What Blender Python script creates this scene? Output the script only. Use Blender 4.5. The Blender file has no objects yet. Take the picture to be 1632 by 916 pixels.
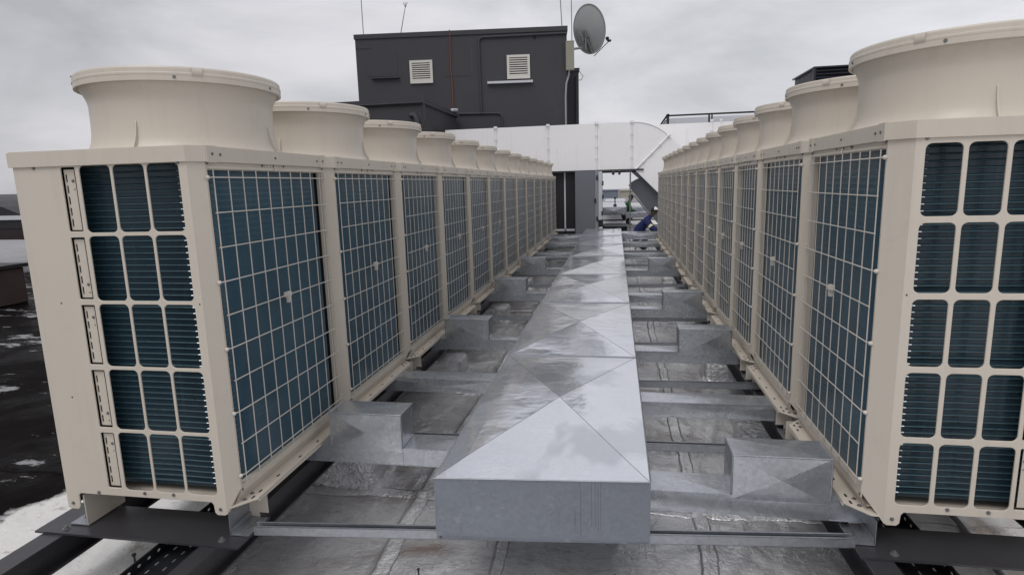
import bpy, bmesh, math, random
from mathutils import Vector, Matrix, noise
random.seed(7)
C = bpy.data.collections.new('Rooftop'); bpy.context.scene.collection.children.link(C)
scene = bpy.context.scene
PI = math.pi

# ------------------------------------------------------------------ camera
cam = bpy.data.cameras.new('camera'); camo = bpy.data.objects.new('camera', cam); C.objects.link(camo)
cam.sensor_width = 36; cam.lens = 950.2 / 1632 * 36; cam.clip_end = 6000; cam.clip_start = .05
pitch, roll, yaw = .1707, -.0277, .174
fw = Vector((-math.sin(yaw), math.cos(yaw), 0)); rt = Vector((math.cos(yaw), math.sin(yaw), 0)); up = Vector((0, 0, 1))
F = fw * math.cos(pitch) - up * math.sin(pitch); U = up * math.cos(pitch) + fw * math.sin(pitch)
Rv = rt * math.cos(roll) + U * math.sin(roll); U2 = -rt * math.sin(roll) + U * math.cos(roll)
M = Matrix((Rv, U2, -F)).transposed().to_4x4(); M.translation = Vector((.142, 0, 1.455))
camo.matrix_world = M; scene.camera = camo

# ------------------------------------------------------------------ world
world = bpy.data.worlds.new('World'); scene.world = world; world.use_nodes = True
SUN_EL, SUN_AZ = math.radians(58), math.radians(200)   # azimuth clockwise from +Y
nt = world.node_tree; nt.nodes.clear()
def wn(t, **k):
    n = nt.nodes.new(t)
    for a, b in k.items(): setattr(n, a, b)
    return n
out = wn('ShaderNodeOutputWorld'); sky = wn('ShaderNodeTexSky', sky_type='NISHITA', sun_disc=False)
sky.sun_elevation = SUN_EL; sky.sun_rotation = SUN_AZ; sky.dust_density = 3
b1 = wn('ShaderNodeBackground'); b1.inputs[1].default_value = .07
b2 = wn('ShaderNodeBackground'); b2.inputs[1].default_value = 1.0
mix = wn('ShaderNodeMixShader'); mix.inputs[0].default_value = .93
tc = wn('ShaderNodeTexCoord'); mp = wn('ShaderNodeMapping'); mp.inputs['Scale'].default_value = (1, 1, 2.6)
mp.inputs['Location'].default_value = (.35, .1, .2)
n1 = wn('ShaderNodeTexNoise'); n1.inputs['Scale'].default_value = 2.3; n1.inputs['Detail'].default_value = 7; n1.inputs['Roughness'].default_value = .55; n1.inputs['Distortion'].default_value = .3
r1 = wn('ShaderNodeValToRGB'); r1.color_ramp.elements[0].position = .36; r1.color_ramp.elements[0].color = (.47, .48, .505, 1)
r1.color_ramp.elements[1].position = .64; r1.color_ramp.elements[1].color = (.72, .71, .745, 1)
sx = wn('ShaderNodeSeparateXYZ'); mr = wn('ShaderNodeMapRange'); mr.inputs['From Min'].default_value = -.95; mr.inputs['From Max'].default_value = .3
mr.inputs['To Min'].default_value = .74; mr.inputs['To Max'].default_value = 1.02
mz = wn('ShaderNodeMapRange'); mz.inputs['From Min'].default_value = 0; mz.inputs['From Max'].default_value = .22
mz.inputs['To Min'].default_value = .94; mz.inputs['To Max'].default_value = 1.0
mu = wn('ShaderNodeVectorMath', operation='SCALE'); mm = wn('ShaderNodeMath', operation='MULTIPLY')
L = nt.links.new
L(tc.outputs['Generated'], mp.inputs[0]); L(mp.outputs[0], n1.inputs[0]); L(n1.outputs[0], r1.inputs[0])
L(tc.outputs['Generated'], sx.inputs[0]); L(sx.outputs[0], mr.inputs[0]); L(sx.outputs[2], mz.inputs[0])
L(mr.outputs[0], mm.inputs[0]); L(mz.outputs[0], mm.inputs[1]); L(r1.outputs[0], mu.inputs[0]); L(mm.outputs[0], mu.inputs['Scale'])
L(mu.outputs[0], b2.inputs[0]); L(sky.outputs[0], b1.inputs[0]); L(b1.outputs[0], mix.inputs[1]); L(b2.outputs[0], mix.inputs[2]); L(mix.outputs[0], out.inputs[0])
sun = bpy.data.lights.new('sun', 'SUN'); sun.energy = 1.0; sun.angle = math.radians(35); sun.color = (1, .98, .96)
so = bpy.data.objects.new('sun', sun); C.objects.link(so)
d = Vector((math.sin(SUN_AZ) * math.cos(SUN_EL), math.cos(SUN_AZ) * math.cos(SUN_EL), math.sin(SUN_EL)))
so.rotation_euler = d.to_track_quat('Z', 'Y').to_euler()
vs = scene.view_settings; vs.view_transform = 'Standard'; vs.look = 'None'; vs.exposure = 0.34; vs.gamma = 1; vs.use_curve_mapping = False

# ------------------------------------------------------------------ materials
class NT:
    def __init__(s, name):
        s.m = bpy.data.materials.new(name); s.m.use_nodes = True; s.t = s.m.node_tree
        s.b = s.t.nodes['Principled BSDF']
    def n(s, t, **k):
        x = s.t.nodes.new(t)
        for a, b in k.items(): setattr(x, a, b)
        return x
    def l(s, a, b): s.t.links.new(a, b)
    def coord(s, scale=(1, 1, 1), kind='Object'):
        if kind == 'World':
            g = s.n('ShaderNodeNewGeometry'); o = g.outputs['Position']
        else:
            g = s.n('ShaderNodeTexCoord'); o = g.outputs[kind]
        m = s.n('ShaderNodeMapping'); m.inputs['Scale'].default_value = scale; s.l(o, m.inputs[0]); return m.outputs[0]
    def noise(s, scale, detail=4, rough=.55, co=None, dist=0):
        x = s.n('ShaderNodeTexNoise'); x.inputs['Scale'].default_value = scale; x.inputs['Detail'].default_value = detail
        x.inputs['Roughness'].default_value = rough; x.inputs['Distortion'].default_value = dist
        if co: s.l(co, x.inputs[0])
        return x.outputs[0]
    def ramp(s, v, a, b, ca, cb, mid=None):
        r = s.n('ShaderNodeValToRGB'); e = r.color_ramp.elements
        e[0].position = a; e[1].position = b; e[0].color = (*ca, 1) if len(ca) == 3 else ca; e[1].color = (*cb, 1) if len(cb) == 3 else cb
        s.l(v, r.inputs[0]); return r.outputs[0]
    def mr(s, v, a, b, c, d):
        r = s.n('ShaderNodeMapRange'); 
        for i, q in enumerate((a, b, c, d)): r.inputs[i + 1].default_value = q
        s.l(v, r.inputs[0]); return r.outputs[0]
    def mix(s, f, a, b, mode='MIX'):
        x = s.n('ShaderNodeMix', data_type='RGBA', blend_type=mode)
        for i, q in ((0, f), (6, a), (7, b)):
            if isinstance(q, (int, float)): x.inputs[i].default_value = q
            elif isinstance(q, tuple): x.inputs[i].default_value = (*q, 1)
            else: s.l(q, x.inputs[i])
        return x.outputs[2]
    def math(s, op, a, b=0.0):
        x = s.n('ShaderNodeMath', operation=op)
        for i, q in enumerate((a, b)):
            if isinstance(q, (int, float)): x.inputs[i].default_value = q
            else: s.l(q, x.inputs[i])
        return x.outputs[0]
    def bump(s, h, strength=.3, dist=.01, prev=None):
        x = s.n('ShaderNodeBump'); x.inputs['Strength'].default_value = strength; x.inputs['Distance'].default_value = dist
        s.l(h, x.inputs['Height'])
        if prev: s.l(prev, x.inputs['Normal'])
        s.l(x.outputs[0], s.b.inputs['Normal']); return x.outputs[0]
    def set(s, k, v):
        i = s.b.inputs[k]
        if isinstance(v, (int, float)): i.default_value = v
        elif isinstance(v, tuple): i.default_value = (*v, 1)
        else: s.l(v, i)

def simple(name, col, rough=.5, metal=0, var=.12, scale=6, bump=.05, kind='Object'):
    t = NT(name); co = t.coord(kind=kind)
    n = t.noise(scale, 5, .6, co)
    t.set('Base Color', t.mix(n, tuple(c * (1 - var) for c in col), tuple(min(1, c * (1 + var)) for c in col)))
    t.set('Roughness', t.mr(t.noise(scale * 2.3, 3, .5, co), .3, .7, max(.02, rough - .08), rough + .08)); t.set('Metallic', metal)
    if bump: t.bump(t.noise(scale * 20, 2, .5, co), bump, .004)
    return t.m

def mk_beige():
    t = NT('beige powder coat'); co = t.coord(); w = t.coord(kind='World')
    c = t.mix(t.noise(1.7, 5, .6, w), (.560, .506, .432), (.610, .556, .480))
    # faint rain streaks and grime
    ws = t.coord((9, 9, .7), 'World')
    st = t.mr(t.noise(2.2, 4, .6, ws), .52, .78, 0, .22)
    c = t.mix(st, c, (.39, .34, .28))
    sp = t.mr(t.noise(300, 2, .5, co), .35, .65, 0, .1)
    c = t.mix(sp, c, (.40, .35, .29))
    oi = t.n('ShaderNodeObjectInfo')
    c = t.mix(t.mr(oi.outputs['Random'], 0, 1, 0, .16), c, (.43, .385, .325))
    ht = t.mr(t.noise(6, 5, .7, w), .58, .75, 0, .16)
    c = t.mix(ht, c, (.34, .29, .235))
    t.set('Base Color', c); t.set('Roughness', t.mr(t.noise(7, 4, .6, w), .3, .7, .34, .5))
    t.bump(t.noise(420, 2, .5, co), .06, .002)
    return t.m
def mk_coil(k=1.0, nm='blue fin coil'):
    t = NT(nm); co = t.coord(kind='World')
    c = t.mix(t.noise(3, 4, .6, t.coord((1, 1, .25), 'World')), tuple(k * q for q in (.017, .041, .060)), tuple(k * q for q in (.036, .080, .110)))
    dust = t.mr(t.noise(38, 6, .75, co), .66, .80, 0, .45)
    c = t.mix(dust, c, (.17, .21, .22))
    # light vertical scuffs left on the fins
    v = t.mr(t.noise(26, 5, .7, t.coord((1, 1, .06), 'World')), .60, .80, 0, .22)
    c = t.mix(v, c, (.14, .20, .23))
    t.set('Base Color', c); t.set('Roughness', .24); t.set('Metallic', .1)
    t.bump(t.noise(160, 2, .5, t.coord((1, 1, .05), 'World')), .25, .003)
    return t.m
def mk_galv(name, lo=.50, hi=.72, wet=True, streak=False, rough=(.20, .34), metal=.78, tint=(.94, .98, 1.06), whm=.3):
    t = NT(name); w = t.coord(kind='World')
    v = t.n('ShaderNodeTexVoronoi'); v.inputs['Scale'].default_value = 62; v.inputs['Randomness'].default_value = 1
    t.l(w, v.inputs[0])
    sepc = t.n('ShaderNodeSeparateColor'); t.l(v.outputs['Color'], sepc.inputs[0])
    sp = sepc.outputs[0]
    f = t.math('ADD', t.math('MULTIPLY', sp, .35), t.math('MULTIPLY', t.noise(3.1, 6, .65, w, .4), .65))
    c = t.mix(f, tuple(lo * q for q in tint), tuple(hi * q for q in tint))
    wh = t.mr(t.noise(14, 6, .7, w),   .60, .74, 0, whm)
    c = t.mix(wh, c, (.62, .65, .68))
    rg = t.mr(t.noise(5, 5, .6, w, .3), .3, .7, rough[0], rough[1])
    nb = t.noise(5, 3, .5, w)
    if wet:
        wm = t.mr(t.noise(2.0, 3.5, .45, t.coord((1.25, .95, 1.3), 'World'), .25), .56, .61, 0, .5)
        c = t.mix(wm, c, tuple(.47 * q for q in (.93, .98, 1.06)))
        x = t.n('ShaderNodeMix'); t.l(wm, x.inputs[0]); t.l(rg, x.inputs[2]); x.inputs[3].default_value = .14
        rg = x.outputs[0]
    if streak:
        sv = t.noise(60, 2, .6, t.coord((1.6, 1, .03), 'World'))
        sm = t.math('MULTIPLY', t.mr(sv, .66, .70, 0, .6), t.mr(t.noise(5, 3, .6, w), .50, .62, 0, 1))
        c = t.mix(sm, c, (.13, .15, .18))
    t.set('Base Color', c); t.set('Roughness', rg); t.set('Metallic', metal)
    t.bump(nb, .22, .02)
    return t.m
def mk_roof():
    t = NT('silver painted bitumen and bare wet bitumen'); w = t.coord(kind='World')
    g = t.n('ShaderNodeNewGeometry'); sx = t.n('ShaderNodeSeparateXYZ'); t.l(g.outputs['Position'], sx.inputs[0])
    X, Y = sx.outputs[0], sx.outputs[1]
    wig = t.math('MULTIPLY', t.math('SUBTRACT', t.noise(2.4, 7, .7, w), .5), .5)
    xs = t.math('ADD', X, wig)
    bare = t.mr(xs, -3.26, -3.20, 1, 0)           # bare black roof on the far left
    fresh = t.math('MAXIMUM', t.mr(xs, -1.98, -1.86, 1, 0), t.mr(xs, 1.50, 1.62, 0, 1))   # thicker silver paint under the rows
    n = t.noise(1.5, 7, .62, t.coord((1, .45, 1), 'World'), .5)
    c = t.mix(n, (.50, .50, .505), (.86, .86, .86))
    sc = t.mr(t.noise(24, 5, .7, t.coord((.5, 1, 1), 'World')), .52, .70, 0, .5)
    c = t.mix(sc, c, (.32, .31, .30))
    st = t.mr(t.noise(1.25, 6, .65, t.coord((.7, 1.3, 1), 'World'), .6),   .53, .68, 0, .75)
    c = t.mix(st, c, (.20, .12, .085))
    rn = t.noise(1.9, 4, .55, t.coord((1.3, .8, 1), 'World'), .5)
    rd = t.math('ABSOLUTE', t.math('SUBTRACT', rn, .5)); line = t.mr(rd, .0, .007, 1, 0)
    rn2 = t.noise(4.3, 3, .5, t.coord((1, .6, 1), 'World'), .3)
    line2 = t.mr(t.math('ABSOLUTE', t.math('SUBTRACT', rn2, .47)), .0, .006, 1, 0)
    line = t.math('MAXIMUM', line, t.math('MULTIPLY', line2, .7))
    c = t.mix(t.math('MULTIPLY', line, .12), c, (.88, .88, .88))
    wx = t.math('ADD', X, t.math('MULTIPLY', t.math('SUBTRACT', t.noise(1.3, 5, .6, w), .5), .10)); wy = t.math('ADD', Y, t.math('MULTIPLY', t.math('SUBTRACT', t.noise(1.7, 5, .6, w), .5), .12))
    seam = None
    for v_, src, hw in ((-.95, wx, .045), (-.40, wx, .030), (.58, wx, .040), (1.40, wx, .05), (1.38, wy, .035), (3.08, wy, .045), (4.82, wy, .035), (6.5, wy, .04), (8.2, wy, .04)):
        k_ = t.mr(t.math('ABSOLUTE', t.math('SUBTRACT', src, v_)), hw * .75, hw, 1, 0); seam = k_ if seam is None else t.math('MAXIMUM', seam, k_)
    c = t.mix(t.math('MULTIPLY', seam, t.mr(t.noise(3, 4, .6, w), .35, .6, .15, .8)), c, (.86, .86, .87))
    edge = None
    for v_, src in ((-1.0, wx), (-.435, wx), (.54, wx), (1.345, wx), (1.34, wy), (3.03, wy), (4.78, wy), (6.46, wy)):
        k_ = t.mr(t.math('ABSOLUTE', t.math('SUBTRACT', src, v_)), .0, .006, 1, 0); edge = k_ if edge is None else t.math('MAXIMUM', edge, k_)
    c = t.mix(t.math('MULTIPLY', edge, .55), c, (.10, .10, .10))
    grey = t.mr(t.noise(3.3, 3, .5, w), .6, .64, 0, .3)
    c = t.mix(grey, c, (.55, .56, .58))
    fr = t.mix(t.noise(6, 6, .7, w), (.62, .61, .59), (.80, .79, .77))
    fr = t.mix(t.mr(t.noise(9, 7, .75, w), .56, .66, 0, .7), fr, (.30, .25, .20))
    fr = t.mix(t.mr(t.noise(1.6, 4, .6, w), .56, .66, 0, .6), fr, (.42, .30, .22))
    c = t.mix(fresh, c, fr)
    bk = t.mix(t.noise(5, 6, .7, w), (.004, .0035, .004), (.010, .008, .008))
    rag = t.mr(t.noise(2.2, 8, .72, t.coord((.6, 1.6, 1), 'World')),   .57, .60, 0, .9)
    bk = t.mix(rag, bk, (.26, .26, .27))  # puddle patches, the sky's reflection put into their grey
    c = t.mix(bare, c, bk)
    t.set('Base Color', c)
    met = t.math('MULTIPLY', t.math('SUBTRACT', 1.0, bare), .62)
    met = t.math('MULTIPLY', met, t.math('SUBTRACT', 1.0, t.math('MULTIPLY', fresh, .9)))
    t.set('Metallic', met)
    wetm = t.mr(t.noise(1.1, 5, .55, w, .4), .44, .56, 0, 1)
    rr = t.mr(wetm, 0, 1, .34, .10)
    x = t.n('ShaderNodeMix'); t.l(fresh, x.inputs[0]); t.l(rr, x.inputs[2]); x.inputs[3].default_value = .5
    y = t.n('ShaderNodeMix'); t.l(bare, y.inputs[0]); t.l(x.outputs[0], y.inputs[2]); t.l(t.mr(wetm, 0, 1, .62, .30), y.inputs[3])
    t.set('Roughness', y.outputs[0]); t.set('Specular IOR Level', t.math('MAXIMUM', t.mr(bare, 0, 1, .4, .015), t.math('MULTIPLY', rag, .4)))
    b = t.bump(t.noise(5, 7, .62, t.coord((1, .55, 1), 'World'), .35), .34, .04)
    b = t.bump(line, .22, .010, b); b = t.bump(seam, .7, .006, b); b = t.bump(t.math('MULTIPLY', seam, t.noise(26, 4, .6, w, .8)), .6, .02, b)
    t.bump(t.noise(38, 6, .65, t.coord((.5, 1.1, 1), 'World'), .5), .75, .007, b)
    return t.m
def mk_foil():
    t = NT('crumpled silver flashing'); w = t.coord(kind='World')
    t.set('Base Color', t.mix(t.noise(6, 5, .6, w), (.40, .40, .41), (.68, .68, .69))); t.set('Metallic', .7); t.set('Roughness', .24)
    b = t.bump(t.noise(22, 5, .6, w, 1.2), .8, .03); t.bump(t.noise(8, 3, .6, w), .5, .04, b)
    return t.m
def mk_charcoal():
    t = NT('charcoal masonry paint'); w = t.coord(kind='World')
    c = t.mix(t.noise(1.1, 5, .6, w), (.040, .040, .046), (.053, .053, .060))
    s = t.mr(t.noise(4, 4, .7, t.coord((1.5, 1.5, .08), 'World')), .60, .78, 0, .30)
    c = t.mix(s, c, (.11, .11, .11))
    sp = t.mr(t.noise(14, 2, .4, w), .80, .83, 0, .6)
    c = t.mix(sp, c, (.35, .35, .35))
    t.set('Base Color', c); t.set('Roughness', .75); t.bump(t.noise(40, 4, .6, w), .3, .01); return t.m
def mk_white():
    t = NT('weathered white duct paint'); w = t.coord(kind='World')
    c = t.mix(t.noise(1.3, 5, .6, w), (.84, .83, .83), (.89, .88, .88))
    s = t.mr(t.noise(5, 5, .7, t.coord((1.2, 1, .10), 'World')), .56, .80, 0, .45)
    c = t.mix(s, c, (.45, .43, .41))
    t.set('Base Color', c); t.set('Roughness', .5); t.bump(t.noise(3, 3, .5, w), .15, .03); return t.m

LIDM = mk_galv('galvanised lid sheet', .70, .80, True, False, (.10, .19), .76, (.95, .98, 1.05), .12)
BEIGE = mk_beige(); COIL = mk_coil(1.4); COILE = mk_coil(.55, 'blue fin coil darkened for grille shade'); COILR = simple('painted sky glint on bend fin edges', (.60, .64, .66), .30, .8, .25, 30, 0); COILL = simple('teal fin edges', (.045, .095, .110), .3, .1, .4, 9, 0, 'World'); GALV = mk_galv('galvanised sheet'); GALVD = mk_galv('galvanised sheet with drip marks', .20, .28, False, True, (.34, .5), .72, (.90, .98, 1.12))  # end coil is the same coil, its colour darkened for shade behind the grille
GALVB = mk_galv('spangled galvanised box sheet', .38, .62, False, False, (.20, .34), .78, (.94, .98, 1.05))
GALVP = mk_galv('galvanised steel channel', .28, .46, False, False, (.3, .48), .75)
ROOF = mk_roof(); FOIL = mk_foil(); CHAR = mk_charcoal(); WHITE = mk_white()
DARKS = simple('dark grey steel paint', (.038, .037, .042), .36, 0, .25, 3, .1, 'World')
DARKB = simple('black steel paint', (.014, .014, .017), .5, 0, .2, 5, .05)
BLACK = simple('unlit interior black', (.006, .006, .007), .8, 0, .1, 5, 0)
ZINC = simple('zinc fixings', (.20, .20, .20), .4, .5, .15, 60, 0)
WIRE = simple('beige coated wire', (.56, .52, .47), .4, 0, .08, 30, 0)
TRAYM = simple('black perforated steel', (.020, .022, .026), .4, .3, .15, 12, .02)
LOUV = simple('cream louvre paint', (.62, .60, .55), .5, 0, .08, 10, 0)
GREYP = simple('grey sheet door paint', (.155, .160, .185), .45, .1, .08, 2, .02)
GREYE = simple('slate grey duct paint', (.105, .112, .135), .5, 0, .10, 3, .02)
LIGHTG = simple('pale grey panel paint', (.55, .56, .60), .5, 0, .06, 3, 0)
DISH = simple('grey dish coating', (.33, .34, .34), .5, .1, .08, 3, 0)
RUST = simple('rust red cable sheath', (.16, .055, .035), .7, 0, .35, 20, .1)
CABLE = simple('black cable sheath', (.012, .012, .014), .45, 0, .1, 10, 0)
TANK = simple('dull grey concrete shell', (.30, .30, .31), .6, 0, .2, 2, .2)
BROWN = simple('brown weathered plinth', (.045, .030, .025), .7, 0, .3, 2, .3)
BLUE = simple('blue work overalls', (.007, .013, .085), .8, 0, .25, 20, .3)
GREEN = simple('green work shirt', (.008, .085, .018), .8, 0, .25, 20, .3)
SKIN = simple('dark brown skin', (.050, .028, .020), .5, 0, .1, 20, 0)
NAVY = simple('dark trousers', (.012, .013, .02), .8, 0, .2, 20, .2)
HIVIS = simple('pale reflective tape', (.62, .64, .42), .4, 0, .05, 20, 0)
HAIR = simple('black hair', (.008, .007, .007), .7, 0, .2, 40, .3)
CAPW = simple('white cap cloth', (.75, .75, .74), .7, 0, .05, 20, 0)
STONE = simple('pale stone', (.36, .33, .27), .8, 0, .2, .3, .2, 'World')
HAZYB = simple('far blue grey wall', (.16, .18, .22), .8, 0, .2, .2, 0, 'World')
DRIP = simple('dried drip mark', (.13, .145, .165), .4, .3, .2, 40, 0)
LAND = simple('distant land', (.15, .17, .19), .9, 0, .35, .004, 0, 'World')  # distance haze put into the grey-blue of the land

# ------------------------------------------------------------------ mesh helpers
class MB:
    def __init__(s): s.v = []; s.f = []; s.m = []; s.sm = []
    def add(s, vs, fs, mi=0, smooth=False):
        o = len(s.v); s.v += [tuple(x) for x in vs]
        for f in fs: s.f.append(tuple(o + i for i in f)); s.m.append(mi); s.sm.append(smooth)
    def box(s, x0, x1, y0, y1, z0, z1, mi=0):
        s.add([(x0,y0,z0),(x1,y0,z0),(x1,y1,z0),(x0,y1,z0),(x0,y0,z1),(x1,y0,z1),(x1,y1,z1),(x0,y1,z1)],
              [(0,3,2,1),(4,5,6,7),(0,1,5,4),(1,2,6,5),(2,3,7,6),(3,0,4,7)], mi)
    def prism(s, poly, axis, a, b, mi=0):
        """poly: 2D points; extruded along axis (0,1,2) from a to b"""
        n = len(poly); vs = []
        for h in (a, b):
            for p in poly:
                q = [p[0], p[1]]; q.insert(axis, h); vs.append(q)
        s.add(vs, [tuple(range(n))[::-1], tuple(range(n, 2 * n))] + [(i, (i + 1) % n, n + (i + 1) % n, n + i) for i in range(n)], mi)
    def tube(s, pts, r, k=6, mi=0, cap=True, smooth=True):
        pts = [Vector(p) for p in pts]; vs = []; n = len(pts); prev = None
        for i, p in enumerate(pts):
            t = (pts[min(i + 1, n - 1)] - pts[max(i - 1, 0)]).normalized()
            a = Vector((0, 0, 1)) if abs(t.z) < .9 else Vector((1, 0, 0))
            if prev is not None: a = prev
            u = (a - t * a.dot(t)).normalized(); prev = u; w = t.cross(u)
            rr = r[i] if isinstance(r, (list, tuple)) else r
            for j in range(k):
                g = 2 * PI * j / k; vs.append(p + (u * math.cos(g) + w * math.sin(g)) * rr)
        fs = [(i * k + j, i * k + (j + 1) % k, (i + 1) * k + (j + 1) % k, (i + 1) * k + j) for i in range(n - 1) for j in range(k)]
        s.add(vs, fs, mi, smooth)
        if cap: s.add([vs[j] for j in range(k)], [tuple(range(k))[::-1]], mi); s.add(vs[-k:], [tuple(range(k))], mi)
    def lathe(s, prof, c, k=64, mi=0, a0=0, a1=2 * PI):
        vs = []; full = abs(a1 - a0 - 2 * PI) < 1e-6; kk = k if full else k + 1
        for (r, z) in prof:
            for j in range(kk):
                a = a0 + (a1 - a0) * j / k; vs.append((c[0] + r * math.cos(a), c[1] + r * math.sin(a), z + (c[2] if len(c) > 2 else 0)))
        fs = []
        for i in range(len(prof) - 1):
            for j in range(k):
                j2 = (j + 1) % kk; fs.append((i * kk + j, i * kk + j2, (i + 1) * kk + j2, (i + 1) * kk + j))
        s.add(vs, fs, mi, True)
    def xface(s, a, b, c, d, bul, mi=0):
        """quad panel with the cross-broken (X) crease; centre pushed out along its normal by bul"""
        a, b, c, d = map(Vector, (a, b, c, d)); n = (b - a).cross(d - a).normalized(); m = (a + b + c + d) / 4 + n * bul
        s.add([a, b, c, d, m], [(0, 1, 4), (1, 2, 4), (2, 3, 4), (3, 0, 4)], mi)
    def xbox(s, x0, x1, y0, y1, z0, z1, bul=.006, mi=0):
        P = lambda x, y, z: (x, y, z)
        s.xface((x0,y0,z1),(x1,y0,z1),(x1,y1,z1),(x0,y1,z1), bul, mi)
        s.xface((x0,y0,z0),(x1,y0,z0),(x1,y0,z1),(x0,y0,z1), bul, mi)
        s.xface((x1,y0,z0),(x1,y1,z0),(x1,y1,z1),(x1,y0,z1), bul, mi)
        s.xface((x0,y1,z0),(x0,y0,z0),(x0,y0,z1),(x0,y1,z1), bul, mi)
        s.xface((x1,y1,z0),(x0,y1,z0),(x0,y1,z1),(x1,y1,z1), bul, mi)
        s.add([(x0,y0,z0),(x1,y0,z0),(x1,y1,z0),(x0,y1,z0)], [(3,2,1,0)], mi)
    def screw(s, p, axis, r=.006, h=.004, mi=0):
        p = Vector(p); ax = Vector(axis).normalized()
        s.tube([p - ax * .002, p + ax * h * .6], r * 1.15, 8, mi); s.tube([p + ax * h * .5, p + ax * h * 1.5], r * .7, 6, mi)
    def mesh(s, name, mats, mirror=1):
        me = bpy.data.meshes.new(name)
        v = [(x * mirror, y, z) for (x, y, z) in s.v]
        me.from_pydata(v, [], [f if mirror > 0 else f[::-1] for f in s.f])
        for m in (mats if isinstance(mats, (list, tuple)) else [mats]): me.materials.append(m)
        me.polygons.foreach_set('material_index', s.m); me.polygons.foreach_set('use_smooth', s.sm); me.update()
        return me
    def build(s, name, mats, parent=None, loc=None, mirror=1, bevel=0):
        me = s.mesh(name, mats, mirror)
        if bevel:
            bm = bmesh.new(); bm.from_mesh(me); bmesh.ops.bevel(bm, geom=list(bm.edges), offset=bevel, segments=1, affect='EDGES'); bm.to_mesh(me); bm.free()
        return obj(name, me, parent, loc)
def obj(name, me, parent=None, loc=None):
    o = bpy.data.objects.new(name, me); C.objects.link(o)
    if parent: o.parent = parent
    if loc: o.location = loc
    return o
def tag(o, label=None, cat=None, group=None, kind=None):
    if label: o['label'] = label
    if cat: o['category'] = cat
    if group: o['group'] = group
    if kind: o['kind'] = kind
    return o
def thing(name, label, cat, loc=(0, 0, 0), rz=0, group=None):
    o = bpy.data.objects.new(name, None); C.objects.link(o); o.location = loc; o.rotation_euler = (0, 0, rz); o.empty_display_size = .1
    return tag(o, label, cat, group)
def copy_tree(o, parent=None):
    c = o.copy(); C.objects.link(c)
    if parent: c.parent = parent
    for ch in o.children: copy_tree(ch, c)
    return c
def plate(outline, holes, thick, bevel=0):
    """flat sheet with holes -> list verts, faces in the XY plane, thickness along Z"""
    cu = bpy.data.curves.new('tmp', 'CURVE'); cu.dimensions = '2D'; cu.fill_mode = 'BOTH'; cu.extrude = thick / 2; cu.bevel_depth = bevel; cu.bevel_resolution = 0
    for loop in [outline] + holes:
        sp = cu.splines.new('POLY'); sp.points.add(len(loop) - 1); sp.use_cyclic_u = True
        for i, q in enumerate(loop): sp.points[i].co = (q[0], q[1], 0, 1)
    o = bpy.data.objects.new('tmp', cu); scene.collection.objects.link(o)
    dg = bpy.context.evaluated_depsgraph_get(); me = bpy.data.meshes.new_from_object(o.evaluated_get(dg))
    vs = [tuple(v.co) for v in me.vertices]; fs = [tuple(p.vertices) for p in me.polygons]
    bpy.data.objects.remove(o); bpy.data.curves.remove(cu); bpy.data.meshes.remove(me)
    return vs, fs
def rrect(x0, x1, y0, y1, r, n=4):
    pts = []
    for cx, cy, a in ((x1 - r, y1 - r, 0), (x0 + r, y1 - r, 90), (x0 + r, y0 + r, 180), (x1 - r, y0 + r, 270)):
        for i in range(n + 1):
            g = math.radians(a + 90 * i / n); pts.append((cx + r * math.cos(g), cy + r * math.sin(g)))
    return pts
ORD = ['first', 'second', 'third', 'fourth', 'fifth', 'sixth', 'seventh', 'eighth', 'ninth', 'tenth', 'eleventh', 'twelfth', 'thirteenth', 'fourteenth']

# ------------------------------------------------------------------ the ground and the roof
def sheet(x0, x1, y0, y1, nx, ny, fz):
    b = MB(); vs = [(x0 + (x1 - x0) * i / nx, y0 + (y1 - y0) * j / ny, 0) for j in range(ny + 1) for i in range(nx + 1)]
    vs = [(x, y, fz(x, y)) for x, y, _ in vs]
    b.add(vs, [(j * (nx + 1) + i, j * (nx + 1) + i + 1, (j + 1) * (nx + 1) + i + 1, (j + 1) * (nx + 1) + i) for j in range(ny) for i in range(nx)], 0, True)
    return b
ZR = -.32
def lap(t, w=.012): return 1 / (1 + math.exp(-max(-30, min(30, t / w))))
def roof_z(x, y):
    P = noise.noise
    z = ZR + .010 * P(Vector((x * .8, y * .6, 0))) + .006 * P(Vector((x * 3, y * 1.6, 4)))
    # sheets laid along the aisle: overlaps, puckers
    for xl, am in ((-.98, 1), (-.42, .7), (.55, 1), (1.42, .8), (-2.5, .8)):
        w = xl + .03 * P(Vector((y * 1.5, xl, 2))); z += .010 * am * lap(x - w, .006) * (1 if x < w + .5 else max(0, 1 - (x - w - .5) * 2))
        dd = abs(x - w); z += .016 * am * math.exp(-(dd / .013) ** 2) * (.5 + P(Vector((x, y * 3.5, 7))))
    for k in range(10):
        yl = 1.35 + k * 1.72 + .05 * P(Vector((x * 1.6, k, 9))); z += .012 * math.exp(-((y - yl) / .016) ** 2)
    r = P(Vector((x * 5 + .8 * P(Vector((x * 2, y * 2, 0))), y * 3.2, 11))); z += .013 * max(0, 1 - abs(r) * 6) * (.5 + .5 * P(Vector((x, y, 5))))
    if x < -3.15: z += .020 * P(Vector((x * 1.6, y * 1.4, 21))) + .010 * P(Vector((x * 6, y * 5, 22)))
    return z
tag(sheet(-3.9, 3.2, .4, 12.0, 330, 420, roof_z).build('roof_membrane', ROOF), kind='structure')
tag(sheet(-16, -3.9, .4, 22.0, 150, 200, lambda x, y: roof_z(x, y) if x > -4.2 else ZR + .02 * noise.noise(Vector((x * 1.6, y * 1.4, 21))) + .010 * noise.noise(Vector((x * 6, y * 5, 22)))).build('bitumen_roof', ROOF), kind='structure')
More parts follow.
